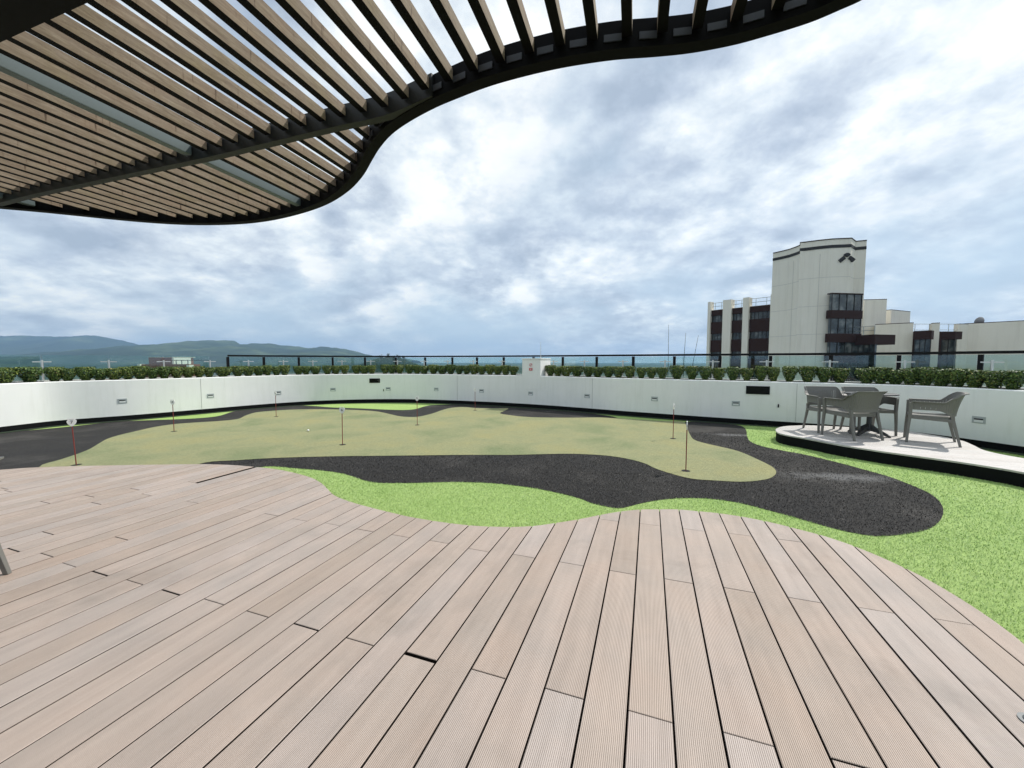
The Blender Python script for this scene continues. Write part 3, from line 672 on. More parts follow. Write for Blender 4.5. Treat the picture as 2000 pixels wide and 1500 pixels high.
# ------------------------------------------------------------------ guard rail with glass and clamp posts
RO = 1.25; RZ = 1.60
rail = empty('glass_railing'); tag(rail, 'black framed glass railing behind the clipped shrubs', 'railing')
post_px = [447, 517, 585, 651, 714, 774, 831, 884, 932, 984, 1042, 1099, 1165, 1236, 1316, 1405, 1503, 1620, 1753, 1912]
pp = [hit(px, RO) for px in post_px]
qL, dL = pp[-1]; seg = (pp[-1][0] - pp[-2][0]); pp.append((pp[-1][0] + seg * 1.0 + Vector((0.0, -0.1)), dL))
for i, (q, d) in enumerate(pp):
    b = MB(); b.box((q.x, q.y, 1.08), (0.07, 0.05, 0.97), Matrix.Rotation(math.atan2(d.y, d.x), 3, 'Z')); b.build('post', M['blackmetal'], rail)
b = MB(); P_ = [tuple(q) for q, _ in pp]; b.sweep(spline(P_, 4), [(-0.035, RZ - 0.024), (0.035, RZ - 0.024), (0.035, RZ + 0.03), (-0.035, RZ + 0.03)]); b.build('top_rail', M['blackmetal'], rail, 40)
for i in range(len(pp) - 1):
    a, c = pp[i][0], pp[i + 1][0]; t = (c - a).normalized(); a2, c2_ = a + t * 0.045, c - t * 0.045; m_ = (a2 + c2_) / 2
    b = MB(); b.box((m_.x, m_.y, 1.07), ((c2_ - a2).length, 0.012, 0.98), Matrix.Rotation(math.atan2(t.y, t.x), 3, 'Z')); b.build('pane', M['glass'], rail)
screen = empty('clamped_glass_screen'); tag(screen, 'row of slim steel posts with side arms clamping clear glass behind the hedge', 'glass screen')
cl_px = [-60, 85, 215, 322, 412, 487, 555, 612, 669, 725, 777, 829, 875, 925, 981, 1081, 1141, 1216, 1298, 1391, 1496, 1619, 1765, 1935]
cq = []
for i, px in enumerate(cl_px):
    try: q, d = hit(px, 0.85)
    except ValueError: q, d = None, None
    if q is None: continue
    cq.append((px, q, d)); rt = Matrix.Rotation(math.atan2(d.y, d.x), 3, 'Z')
    b = MB(); b.tube([(q.x, q.y, 0.9), (q.x, q.y, 1.46)], 0.021, 8); pst = b.build('post', M['steel'], screen, 40)
    for s_ in (-1, 1):
        c = q + d * s_ * 0.085; b = MB(); b.box((c.x, c.y, 1.418), (0.125, 0.018, 0.022), rt); b.build('arm', M['steel'], pst)
for i in range(len(cq) - 1):
    if cq[i + 1][0] > 420: break
    a, c = cq[i][1], cq[i + 1][1]; t = (c - a).normalized(); nb = Vector((-t.y, t.x)) * 0.04; a, c = a + t * 0.01 + nb, c - t * 0.01 + nb; m_ = (a + c) / 2
    b = MB(); b.box((m_.x, m_.y, 1.25), ((c - a).length, 0.010, 0.66), Matrix.Rotation(math.atan2(t.y, t.x), 3, 'Z')); b.build('pane', M['glass'], screen)

# ------------------------------------------------------------------ pergola
PR = EYE + 1.55; SB = EYE + 1.60; ST = 0.066; SW = 0.047; SP = 0.1633
SLAT_YAW = math.atan(238 / F / cp)
perg = empty('pergola', (0, 0, 0), -SLAT_YAW); tag(perg, 'curved black steel pergola with weathered wooden slats overhead', 'pergola')
def puv(px, py, z): return rot2(G(px, py, z)[:2], SLAT_YAW)
rim_px = [(-260, 380), (-150, 392), (-60, 402), (0, 408), (75, 414.5), (150, 422), (250, 432), (330, 438), (400, 440), (470, 438), (530, 431), (590, 417), (640, 399), (680, 374), (708, 345), (727, 313), (742, 289), (765, 263),
          (800, 238), (850, 211), (900, 190), (950, 171), (1000, 156), (1060, 141), (1120, 129), (1200, 117.5), (1280, 111.5), (1350, 104), (1430, 89), (1500, 70), (1580, 45), (1640, 20), (1684, 0), (1740, -34), (1800, -80), (1880, -170)]
rim = spline([puv(x, y, PR) for x, y in rim_px], 5)
rim = rim + [(rim[-1][0] + 0.35, rim[-1][1] - 0.4), (rim[-1][0] + 0.5, rim[-1][1] - 1.0), (rim[-1][0] + 0.4, -2.6)]
ru = np.array([p[0] for p in rim]); rv = np.array([p[1] for p in rim])
def v_rim(u): return float(np.interp(u, ru[:-3], rv[:-3]))
b = MB(); b.sweep(rim, [(0.0, PR), (0.0, PR + 0.15), (-0.012, PR + 0.15), (-0.012, PR + 0.012), (-0.075, PR + 0.012), (-0.075, PR)]); b.build('rim_channel', M['frame'], perg, 35)
inner = offset_path(rim, -0.06)
b = MB(); b.sweep(inner, [(0.0, PR + 0.0122), (0.0, PR + 0.135), (-0.012, PR + 0.135), (-0.012, PR + 0.0122)]); b.build('rim_web', M['frame'], perg, 35)
b1_px = [(-260, 461), (-120, 431.5), (0, 405), (75, 386), (200, 360), (320, 335), (425, 313.5), (500, 296), (606, 271), (681, 254), (735, 243), (775, 232), (815, 216), (855, 199)]
b1 = spline([puv(x, y, PR) for x, y in b1_px], 4); b1u = np.array([p[0] for p in b1]); b1v = np.array([p[1] for p in b1])
b = MB(); b.sweep(b1, [(0.0, PR + 0.004), (0.0, PR + 0.134), (-0.055, PR + 0.134), (-0.055, PR + 0.004)]); b.build('curved_beam', M['beamgrey'], perg, 35)
e1, e2 = puv(10, 85, SB), puv(179, 9, SB); dv = (e2[1] - e1[1]) / (e2[0] - e1[0])
def v_b2(u): return e1[1] + dv * (u - e1[0])
uA, uB = float(ru[0]), 1.3
b = MB(); b.sweep([(uA, v_b2(uA)), (uB, v_b2(uB))], [(-0.02, SB - 0.012), (-0.02, SB + 0.2), (-0.34, SB + 0.2), (-0.34, SB - 0.012)]); b.build('main_beam', M['frame'], perg)
u_tube = [puv(470, 350, SB)[0], puv(60, 398, SB)[0]]
ubase = puv(1224, 5, SB)[0]
VB = -2.4
def slat(u, va, vb, tube=False):
    if vb - va < 0.06: return
    L_ = vb - va; b = MB()
    if tube:
        b.box((0, L_ / 2, 0.028), (0.06, L_, 0.085)); o = b.build('steel_tube', M['tube'], perg, bev=0.006); o.location = (u, va, SB)
        return
    hw = SW / 2
    V = [(x, y, z) for y in (0, L_) for x, z in ((-hw, 0), (hw, 0), (hw, ST), (-hw, ST))]
    b.add(V, [(0, 1, 2, 3), (7, 6, 5, 4), (1, 5, 6, 2), (2, 6, 7, 3), (3, 7, 4, 0)], 0)
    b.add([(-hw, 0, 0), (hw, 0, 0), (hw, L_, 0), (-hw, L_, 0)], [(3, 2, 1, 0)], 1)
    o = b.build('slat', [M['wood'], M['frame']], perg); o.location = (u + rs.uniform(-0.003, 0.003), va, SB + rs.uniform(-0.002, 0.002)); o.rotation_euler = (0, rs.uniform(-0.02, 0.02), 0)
k0, k1 = int((uA - ubase) / SP) + 1, int((1.25 - ubase) / SP)
tk = [round((u - ubase) / SP) for u in u_tube]
for k in range(k0, k1 + 1):
    u = ubase + k * SP; vr = v_rim(u) - 0.082; vb2 = v_b2(u); is_t = k in tk
    slat(u, VB, vb2 - 0.35, False)
    if u < b1u[-1] - 0.02:
        vb1 = float(np.interp(u, b1u, b1v))
        slat(u, vb2 - 0.015, vb1 - 0.062, is_t); slat(u, vb1 + 0.006, vr, is_t)
    else: slat(u, vb2 - 0.015, vr, is_t)
    um = u + SP / 2
    if -1.9 < um < 0.95:
        vm = v_rim(um); va_ = v_rim(um + 0.03) - v_rim(um - 0.03); a_ = math.atan2(va_, 0.06); s_, c_ = math.sin(a_), math.cos(a_)
        b = MB(); b.box((0, 0, 0), (0.085, 0.006, 0.034)); o = b.build('bracket', M['bracket'], perg); o.location = (um + s_ * 0.0765, vm - c_ * 0.0765, PR + 0.052); o.rotation_euler = (0, 0, a_)
for (u, v) in ((-4.6, -2.3), (-1.8, -2.3), (1.0, -2.3)):
    b = MB(); b.box((u, v, (SB - 0.015) / 2), (0.16, 0.16, SB - 0.019)); b.build('post', M['frame'], perg)

# ------------------------------------------------------------------ flagsticks on the putting green
def text_mesh(s, size):
    cu = bpy.data.curves.new('numeral', 'FONT'); cu.body = s; cu.size = size; cu.align_x = 'CENTER'; cu.align_y = 'CENTER'; cu.extrude = 0.001
    o = bpy.data.objects.new('numeral', cu); me = bpy.data.meshes.new_from_object(o); bpy.data.objects.remove(o); bpy.data.curves.remove(cu)
    me.materials.append(M['ink']); return me
flags = [(149, 908, 0.655, '7', 40, -1.5, 'leftmost numbered flagstick, standing at the edge of the deck'), (340, 842.5, 0.66, '4', 5, 0, 'flagstick near the dark strip, second from the left'),
         (539.5, 813.5, 0.66, '2', -30, 0, 'thin flagstick on the far left end of the green'), (669, 868.5, 0.665, '6', 12, 0.6, 'flagstick at the middle of the green, number facing forward'),
         (815, 830, 0.66, '9', 0, 0.3, 'flagstick beyond the middle, in front of the far wall'), (928, 801.5, 0.66, '1', 25, 0, 'farthest flagstick, close to the wall'),
         (1304.5, 817, 0.66, '3', 45, -0.6, 'flagstick seen nearly edge on, farthest of the right three'), (1314.5, 856.5, 0.665, '5', 55, 0, 'flagstick turned edge on, middle one of the right three'),
         (1339.5, 919.5, 0.685, '8', 64, 0.3, 'flagstick turned edge on, nearest one at the right tip of the green')]
fproto = None
for i, (px, py, hh, num, yaw, tilt, lab) in enumerate(flags):
    p = G(px, py, TZ + 0.009)
    fl = empty('putting_flagstick', p, R(yaw)); tag(fl, lab, 'flagstick', 'flagsticks on the putting green'); fl.rotation_euler = (0, R(tilt), R(yaw))
    if fproto is None:
        b = MB(); b.tube([(0, 0, 0), (0, 0, 0.56)], 0.0065, 8); fstick = b.build('stick', M['red'], fl, 40).data
        outl = [(0, -0.058), (0.014, -0.05), (0.036, -0.022), (0.046, 0.002), (0.046, 0.024), (0.036, 0.036), (0.036, 0.058), (-0.036, 0.058), (-0.036, 0.036), (-0.046, 0.024), (-0.046, 0.002), (-0.036, -0.022), (-0.014, -0.05)]
        hole = [(-0.024, 0.038), (0.024, 0.038), (0.024, 0.050), (-0.024, 0.050)]
        b = MB(); n_ = len(outl)
        bmx = bmesh.new(); vo = [bmx.verts.new((x, -0.006, z)) for x, z in outl]; vh = [bmx.verts.new((x, -0.006, z)) for x, z in hole]
        ed = [bmx.edges.new((vo[j], vo[(j + 1) % n_])) for j in range(n_)] + [bmx.edges.new((vh[j], vh[(j + 1) % 4])) for j in range(4)]
        bmesh.ops.triangle_fill(bmx, edges=ed, use_beauty=True); gex = bmesh.ops.extrude_face_region(bmx, geom=list(bmx.faces))
        bmesh.ops.translate(bmx, verts=[x for x in gex['geom'] if isinstance(x, bmesh.types.BMVert)], vec=(0, 0.012, 0)); bmesh.ops.recalc_face_normals(bmx, faces=bmx.faces)
        fsign = bpy.data.meshes.new('number_plate'); bmx.to_mesh(fsign); bmx.free(); fsign.materials.append(M['signwhite'])
        b = MB(); b.tube([(0, 0, 0.0), (0, 0, 0.0015)], 0.055, 20); fcup = b.build('hole_rim', M['cup'], fl).data; fproto = fl
    else: link('stick', fstick, fl); link('hole_rim', fcup, fl)
    sg = link('number_plate', fsign, fl, (0, 0, 0.61)); nm = link('numeral', text_mesh(num, 0.062), sg); nm.location = (0, -0.0075, 0.002); nm.rotation_euler = (R(90), 0, 0)
for px, py, lab in ((602, 842.5, 'white golf ball lying on the putting green left of the middle flagstick'),):
    p = G(px, py, TZ + 0.009); me = bpy.data.meshes.new('golf_ball'); bm = bmesh.new(); bmesh.ops.create_icosphere(bm, subdivisions=3, radius=0.0215)
    for v in bm.verts: v.co *= 1 - 0.012 * (0.5 + 0.5 * math.sin(v.co.x * 900) * math.sin(v.co.y * 900) * math.sin(v.co.z * 900))
    bm.to_mesh(me); bm.free(); me.materials.append(M['signwhite']); o = link('golf_ball', me, None, (p.x, p.y, p.z + 0.0215)); tag(o, lab, 'golf ball')

# ------------------------------------------------------------------ furniture
def make_chair():
    """armchair facing +y, feet at z = 0"""
    c = empty('armchair')
    # plan of the shell, from the left arm's front round the back to the right arm's front
    half = [(0.275, 0.245), (0.28, 0.10), (0.28, -0.06), (0.272, -0.15), (0.245, -0.215), (0.19, -0.25), (0.10, -0.265), (0, -0.27)]
    plan = half + [(-x, y) for x, y in reversed(half[:-1])]
    P = spline(plan, 6); n = len(P); nr = [(-a, -b_) for a, b_ in normals(P)]
    acc = [0.0]
    for i in range(1, n): acc.append(acc[-1] + math.dist(P[i], P[i - 1]))
    tot = acc[-1]; rows = 7
    def sm(a, b_, x): t = max(0, min(1, (x - a) / (b_ - a))); return t * t * (3 - 2 * t)
    V, Fc = [], []
    lipV, lipF = [], []
    for i in range(n):
        s = abs(acc[i] / tot - 0.5) * 2       # 0 in the middle of the back, 1 at an arm's front
        rise = 1 - sm(0.33, 0.52, s); ztop = 0.655 + 0.145 * rise; zb = 0.455 + 0.075 * sm(0.35, 0.6, s)
        q, m = P[i], nr[i]; sgn_ = -1
        for j in range(rows):
            t = j / (rows - 1); z = zb + (ztop - zb) * t; fl = (0.012 + 0.055 * rise) * t ** 1.6 - 0.012 * (1 - t)
            ox, oy = q[0] * (1 + fl * 0.8), q[1] + (-(fl) if rise > 0.01 else 0) * rise
            V.append((ox, oy, z))
        tx, ty = V[-1][0], V[-1][1]; ln = math.hypot(q[0], min(q[1], 0.0)) or 1
        if rise > 0.5: ox_, oy_ = 0.25 * q[0] / 0.28, -1.0
        else: ox_, oy_ = math.copysign(1, q[0]), -0.6 * rise
        k_ = math.hypot(ox_, oy_); w_ = 0.040
        for wx, wz in ((-0.006, 0.0), (w_, 0.004), (w_, 0.016), (-0.006, 0.014)): lipV.append((tx + ox_ / k_ * wx, ty + oy_ / k_ * wx, ztop + wz - 0.006))
    for i in range(n - 1):
        for j in range(rows - 1):
            if 1 <= j <= rows - 3 and i % 2 == 1 and 2 < i < n - 4: continue       # the slits of the pierced shell
            Fc.append((i * rows + j, (i + 1) * rows + j, (i + 1) * rows + j + 1, i * rows + j + 1))
    me = bpy.data.meshes.new('shell')
    # slits: narrow every second column
    V2 = list(V)
    for i in range(1, n - 1):
        if i % 2 == 1: a, b_ = i, i + 1
        else: continue
        if b_ >= n: continue
        for j in range(rows):
            A, B = Vector(V[a * rows + j]), Vector(V[b_ * rows + j]); mid = (A + B) / 2; dd = (B - A).normalized() * 0.0014
            V2[a * rows + j] = tuple(mid - dd); V2[b_ * rows + j] = tuple(mid + dd)
    me.from_pydata(V2, [], Fc); me.materials.append(M['plastic']); sh = link('shell', me, c)
    md = sh.modifiers.new('thick', 'SOLIDIFY'); md.thickness = 0.009; md.offset = 0
    for i in range(n - 1):
        for k in range(4): lipF.append((i * 4 + k, i * 4 + (k + 1) % 4, (i + 1) * 4 + (k + 1) % 4, (i + 1) * 4 + k))
    lipF += [(3, 2, 1, 0), tuple((n - 1) * 4 + k for k in range(4))]
    b = MB(); b.add(lipV, lipF); b.build('arm_rim', M['plastic'], c, 50)
    # seat
    b = MB(); so = [(0.235, 0.255), (0.25, 0.20), (0.25, -0.10), (0.225, -0.19), (0.15, -0.225)]; so = so + [(-x, y) for x, y in reversed(so)]
    so = spline(so, 4, True); m_ = len(so); ctr = (0, 0.02); V, fs = [], []
    for k, (sc_, z) in enumerate(((1.0, 0.405), (1.0, 0.44), (0.97, 0.447), (0.7, 0.436), (0.35, 0.43), (0.02, 0.428))):
        V += [(ctr[0] + (x - ctr[0]) * sc_, ctr[1] + (y - ctr[1]) * sc_, z) for x, y in so]
    for k in range(5): fs += [(k * m_ + i, k * m_ + (i + 1) % m_, (k + 1) * m_ + (i + 1) % m_, (k + 1) * m_ + i) for i in range(m_)]
    fs += [tuple(range(5 * m_, 6 * m_))]; b.add(V, fs); b.build('seat', M['plastic'], c, 45)
    b = MB()
    for s in (-1, 1): b.box((s * 0.252, 0.02, 0.395), (0.026, 0.44, 0.045), Matrix.Rotation(R(3), 3, 'X'))
    b.box((0, 0.245, 0.405), (0.48, 0.024, 0.035)); b.box((0, -0.205, 0.40), (0.42, 0.024, 0.04)); b.build('seat_frame', M['plastic'], c, bev=0.006)
    def leg(pts, w0, w1, name='leg'):
        b = MB(); k = len(pts); V = []
        for i, p in enumerate(pts):
            w_ = w0 + (w1 - w0) * i / (k - 1); V += [(p[0] + sx_ * w_ / 2, p[1] + sy_ * w_ * 0.55, p[2]) for sx_, sy_ in ((-1, -1), (1, -1), (1, 1), (-1, 1))]
        fs = [(i * 4 + j, i * 4 + (j + 1) % 4, (i + 1) * 4 + (j + 1) % 4, (i + 1) * 4 + j) for i in range(k - 1) for j in range(4)] + [(3, 2, 1, 0), tuple((k - 1) * 4 + j for j in range(4))]
        b.add(V, fs); b.build(name, M['plastic'], c, bev=0.005)
    for s in (-1, 1):
        leg([(s * 0.275, 0.272, 0.0), (s * 0.272, 0.262, 0.25), (s * 0.268, 0.25, 0.42), (s * 0.276, 0.246, 0.645)], 0.028, 0.042)
        leg([(s * 0.255, -0.30, 0.0), (s * 0.245, -0.25, 0.22), (s * 0.235, -0.21, 0.40), (s * 0.238, -0.20, 0.49)], 0.028, 0.044)
    return c
ch0 = make_chair()
def place(o, x, y, z, facing, lab):
    o.location = (x, y, z); o.rotation_euler = (0, 0, math.atan2(facing[1], facing[0]) - math.pi / 2); tag(o, lab, 'chair', 'taupe armchairs on the terrace')
place(ch0, 5.77, 6.56, PZ, (-0.10, 1.0), 'taupe plastic armchair at the table with its back to the camera')
place(copy_tree(ch0), 5.83, 7.13, PZ, (-0.22, -1.0), 'taupe plastic armchair at the left of the table, backrest near the wall')
place(copy_tree(ch0), 6.43, 6.99, PZ, (-0.22, -1.0), 'taupe plastic armchair behind the table, half hidden by the nearest armchair')
place(copy_tree(ch0), 6.70, 6.18, PZ, (-0.74, 0.68), 'taupe plastic armchair standing alone right of the table, seen from its side')
ft = G(15, 1121, 0); a_ = math.atan2(-0.30, 0.255); fa = R(52) - a_      # its right rear foot is the one nearest the picture's centre
place(copy_tree(ch0), ft.x - 0.394 * math.cos(R(52)), ft.y - 0.394 * math.sin(R(52)), 0.0005, (math.cos(fa + math.pi / 2), math.sin(fa + math.pi / 2)), 'armchair on the deck at the left edge, only one leg in view')

tb = empty('outdoor_table', (6.27, 6.78, PZ), R(20)); tag(tb, 'dark pedestal table with four feet between the taupe armchairs', 'table')
b = MB(); ring = [(0.36 * math.cos(t), 0.36 * math.sin(t)) for t in np.linspace(0, 2 * math.pi, 40)[:-1]]; b.prism(ring, 0.715, 0.733); b.build('table_top', M['table'], tb, 40, bev=0.004)
b = MB(); b.tube([(0, 0, 0.09), (0, 0, 0.2), (0, 0, 0.55), (0, 0, 0.714)], [0.05, 0.038, 0.034, 0.06], 14); b.build('column', M['table'], tb, 40)
for k in range(4):
    a = k * math.pi / 2; b = MB(); V = []
    for r_, z0, z1, w_ in ((0.02, 0.08, 0.2, 0.03), (0.12, 0.06, 0.13, 0.026), (0.31, 0.0, 0.03, 0.02)):
        V += [(r_, -w_, z0), (r_, w_, z0), (r_, w_ * 0.8, z1), (r_, -w_ * 0.8, z1)]
    fs = [(i * 4 + j, i * 4 + (j + 1) % 4, (i + 1) * 4 + (j + 1) % 4, (i + 1) * 4 + j) for i in range(2) for j in range(4)] + [(3, 2, 1, 0), (8, 9, 10, 11)]
    b.add([rot2(p[:2], a) + (p[2],) for p in V], fs); b.build('foot', M['table'], tb)

dl = G(2019, 1412, 0); lt = empty('deck_light', (dl.x, dl.y, 0.0)); tag(lt, 'round recessed deck light set in the boards at the right edge', 'deck light')
b = MB(); b.tube([(0, 0, -0.0005), (0, 0, 0.006)], 0.042, 28); b.build('ring', mat('deck_light_ring', (0.16, 0.17, 0.17), 0.5), lt, 40)
b = MB(); b.tube([(0, 0, 0.0065), (0, 0, 0.009)], 0.028, 24); b.build('lens', mat('deck_light_lens', (0.05, 0.055, 0.06), 0.15), lt, 40)

# ------------------------------------------------------------------ the building across the street
def plan_from_roof(pts, top):
    """plan of a wall whose level roof edge (metres above the eye) is seen at these picture points"""
    out = []
    for px, py in pts:
        d = ray(px, py); t = top / d.z; out.append((d.x * t, d.y * t))
    return out
LOW = -42.0
bld = empty('office_tower', (36, 46, LOW)); bld_off = Vector((36, 46, LOW))
def bpart(b, name, m, parent=None, root=None, **kw):
    o = b.build(name, m, parent or root, **kw); o.matrix_parent_inverse = Matrix.Translation(-(root.location)) if parent is None else Matrix.Identity(4)
    return o
tag(bld, 'tall off-white concrete building with a dark emblem near its top', 'building')
HT = 13.6
tp = plan_from_roof([(1510, 495), (1526, 491.5), (1542, 487.5), (1556, 482.5), (1563, 479.5)], HT) 
tp += plan_from_roof([(1563.5, 474.2), (1572, 473.6), (1600, 470), (1625, 467.5), (1663, 465.8), (1671, 472), (1693, 470)], HT)
back = Vector((0.62, 0.78)) * 9.0
tower = tp + [(tp[-1][0] + back.x * 0.6, tp[-1][1] + back.y * 0.6), (tp[0][0] + back.x, tp[0][1] + back.y)]
b = MB(); b.prism(tower, LOW, HT + EYE); bpart(b, 'tower_wall', M['conc'], root=bld)
b = MB(); b.sweep(tp, [(0.0, 0), (0.0, 0)] and [(-0.05, HT + EYE - 0.95), (0.02, HT + EYE - 0.95), (0.02, HT + EYE - 0.62), (-0.05, HT + EYE - 0.62)]); bpart(b, 'dark_band', M['slot'], root=bld)
b = MB(); b.sweep(tp, [(-0.06, HT + EYE), (0.1, HT + EYE), (0.1, HT + EYE + 0.09), (-0.06, HT + EYE + 0.09)]); bpart(b, 'coping', M['brown'], root=bld)
for zc in (HT - 4.2, HT - 7.4, HT - 10.6):
    b = MB(); b.sweep(tp, [(-0.012, zc + EYE), (0.02, zc + EYE), (0.02, zc + EYE + 0.05), (-0.012, zc + EYE + 0.05)]); bpart(b, 'panel_joint', mat('joint_beige', (0.62, 0.60, 0.55), 0.9), root=bld)  # joint strips a little darker than the concrete
def on_tower(px):
    k = (px - 1000) / F / cp
    for i in range(len(tp) - 1):
        a, c = Vector(tp[i]), Vector(tp[i + 1]); fa, fc = a.x - k * a.y, c.x - k * c.y
        if fa <= 0 < fc: return a + (c - a) * (-fa / (fc - fa)), (c - a).normalized()
for px in (1540, 1590):
    q, d = on_tower(px); b = MB(); b.box((q.x, q.y, EYE + HT - 9), (0.05, 0.04, 15), Matrix.Rotation(math.atan2(d.y, d.x), 3, 'Z')); bpart(b, 'panel_joint', bpy.data.materials['joint_beige'], root=bld)
# emblem
q, d = on_tower(1641); z = D(1641, 503, q.y).z; rt = Matrix.Rotation(math.atan2(d.y, d.x), 3, 'Z'); nv_ = Vector((d.y, -d.x))
b = MB(); s_ = q.y / F
for sgn_ in (-1, 1):
    b.box(Vector((q.x, q.y, z)) + rt @ Vector((sgn_ * 8.2 * s_, 0, -3.2 * s_)), (11 * s_, 0.24, 6.6 * s_), rt @ Matrix.Rotation(sgn_ * R(40), 3, 'Y'))
capm = [(6.0 * math.cos(t), 4.0 + 4.5 * math.sin(t)) for t in np.linspace(0, math.pi, 9)] + [(0, 0.5)]
V = [Vector((q.x, q.y, z)) + rt @ Vector((x * s_ * 0.95, yy, zz_ * s_)) for yy in (-0.12, 0.12) for x, zz_ in capm]; n_ = len(capm)
b.add(V, [tuple(range(n_)), tuple(reversed(range(n_, 2 * n_)))] + [(i, (i + 1) % n_, n_ + (i + 1) % n_, n_ + i) for i in range(n_)])
bpart(b, 'emblem', M['slot'], root=bld)
# glazed bay of the tower
qa1, d1 = on_tower(1601); qb1, _ = on_tower(1660); td = (qb1 - qa1).normalized(); tnrm = Vector((td.y, -td.x)); ang1 = math.atan2(td.y, td.x); RT1 = Matrix.Rotation(ang1, 3, 'Z')
bw = (qb1 - qa1).length; bc = (qa1 + qb1) / 2 + tnrm * 0.55
def zat(py, y): return D(1000, py, y).z
ym = bc.y
def win_row(root, c, nrm, ang, w, z0, z1, nmul, parent=None, depth=0.16):
    rt = Matrix.Rotation(ang, 3, 'Z'); cc = Vector((c.x, c.y, (z0 + z1) / 2)) + Vector((nrm.x, nrm.y, 0)) * depth
    b = MB(); b.box(cc, (w, 0.25, z1 - z0), rt); o = bpart(b, 'window', M['win'], root=root)
    for i in range(nmul + 1):
        p = cc + rt @ Vector((-w / 2 + 0.03 + (w - 0.06) * i / nmul, 0, 0)) + Vector((nrm.x, nrm.y, 0)) * 0.15
        b = MB(); b.box(p, (0.06, 0.06, z1 - z0), rt); m_ = b.build('mullion', M['slot'], o); m_.matrix_parent_inverse = Matrix.Identity(4)
def spandrel(root, c, nrm, ang, w, z0, z1, out=0.3):
    rt = Matrix.Rotation(ang, 3, 'Z'); cc = Vector((c.x, c.y, (z0 + z1) / 2)) + Vector((nrm.x, nrm.y, 0)) * out * 0.5
    b = MB(); b.box(cc, (w, out + 0.3, z1 - z0), rt); bpart(b, 'spandrel_panel', M['brown'], root=root)
fl_y = [576, 607, 623, 652, 669, 691, 708, 738, 760]
for i in range(len(fl_y) - 1):
    z1, z0 = zat(fl_y[i], ym), zat(fl_y[i + 1], ym)
    if i % 2 == 0: win_row(bld, bc, tnrm, ang1, bw - 0.1, z0, z1, 4, depth=0.22)
    else: spandrel(bld, bc, tnrm, ang1, bw + 0.06, z0, z1, 0.30)
spandrel(bld, bc, tnrm, ang1, bw + 0.02, zat(576, ym), zat(573.8, ym), 0.3)
# left wing
HW = 8.6
wing = empty('office_wing', (30, 54, LOW)); tag(wing, 'lower wing left of the tower with brown panels, window bands and white piers', 'building')
wpts = plan_from_roof([(1379, 590.5), (1506, 575.5)], HW); wa, wb = Vector(wpts[0]), Vector(wpts[1]); wt = (wb - wa).normalized(); wnrm = Vector((wt.y, -wt.x)); wang = math.atan2(wt.y, wt.x); WRT = Matrix.Rotation(wang, 3, 'Z')
def on_wing(px):
    k = (px - 1000) / F / cp; fa, fb = wa.x - k * wa.y, wb.x - k * wb.y; return wa + (wb - wa) * (-fa / (fb - fa))
wmid = (wa + wb) / 2 - wnrm * 4.6; wl_ = (wb - wa).length
b = MB(); b.box((wmid.x, wmid.y, (LOW + EYE + HW - 1.25) / 2), (wl_ - 0.1, 8, EYE + HW - 1.25 - LOW), WRT); bpart(b, 'core_wall', M['brown'], root=wing)
for x0, x1 in ((1378.5, 1383.5), (1407.5, 1423.5), (1446, 1457.5), (1499, 1506)):
    a, c = on_wing(x0), on_wing(x1); m_ = (a + c) / 2; b = MB(); m2 = m_ - wnrm * 0.45
    b.box((m2.x, m2.y, (LOW + EYE + HW) / 2), ((c - a).length, 1.1, EYE + HW - LOW), WRT); bpart(b, 'pier', M['conc'], root=wing)
for x0, x1, nm_ in ((1383.5, 1407.5, 4), (1423.5, 1446, 3), (1457.5, 1499, 5)):
    a, c = on_wing(x0), on_wing(x1); m_ = (a + c) / 2; w_ = (c - a).length; yy = m_.y; sc_ = 126.5 / 112; k_ = EYE + (HW - 1.25)
    ztop = k_; m2 = m_ - wnrm * 0.62
    hts = [0.8, 0.95, 1.7, 0.95, 1.7, 1.0, 1.7, 1.0, 1.7, 1.0]; z = ztop
    for j, h_ in enumerate(hts):
        if j % 2 == 0: spandrel(wing, m2, wnrm, wang, w_ - 0.02, z - h_, z, 0.22)
        else: win_row(wing, m2, wnrm, wang, w_ - 0.04, z - h_, z, nm_, depth=0.0)
        z -= h_
    b = MB(); b.box((m2.x, m2.y, ztop + 0.02), (w_ - 0.02, 0.6, 0.05), WRT); bpart(b, 'coping', M['conc'], root=wing)
    for zr in (0.55, 1.05):
        b = MB(); b.tube([Vector((a.x, a.y, ztop + zr)) - Vector((wnrm.x, wnrm.y, 0)) * 0.5, Vector((c.x, c.y, ztop + zr)) - Vector((wnrm.x, wnrm.y, 0)) * 0.5], 0.035, 5); bpart(b, 'roof_rail', M['plate'], root=wing)
    for t_ in (0.25, 0.75):
        p = a + (c - a) * t_ - wnrm * 0.5; b = MB(); b.tube([(p.x, p.y, ztop), (p.x, p.y, ztop + 1.05)], 0.03, 5); bpart(b, 'rail_post', M['plate'], root=wing)
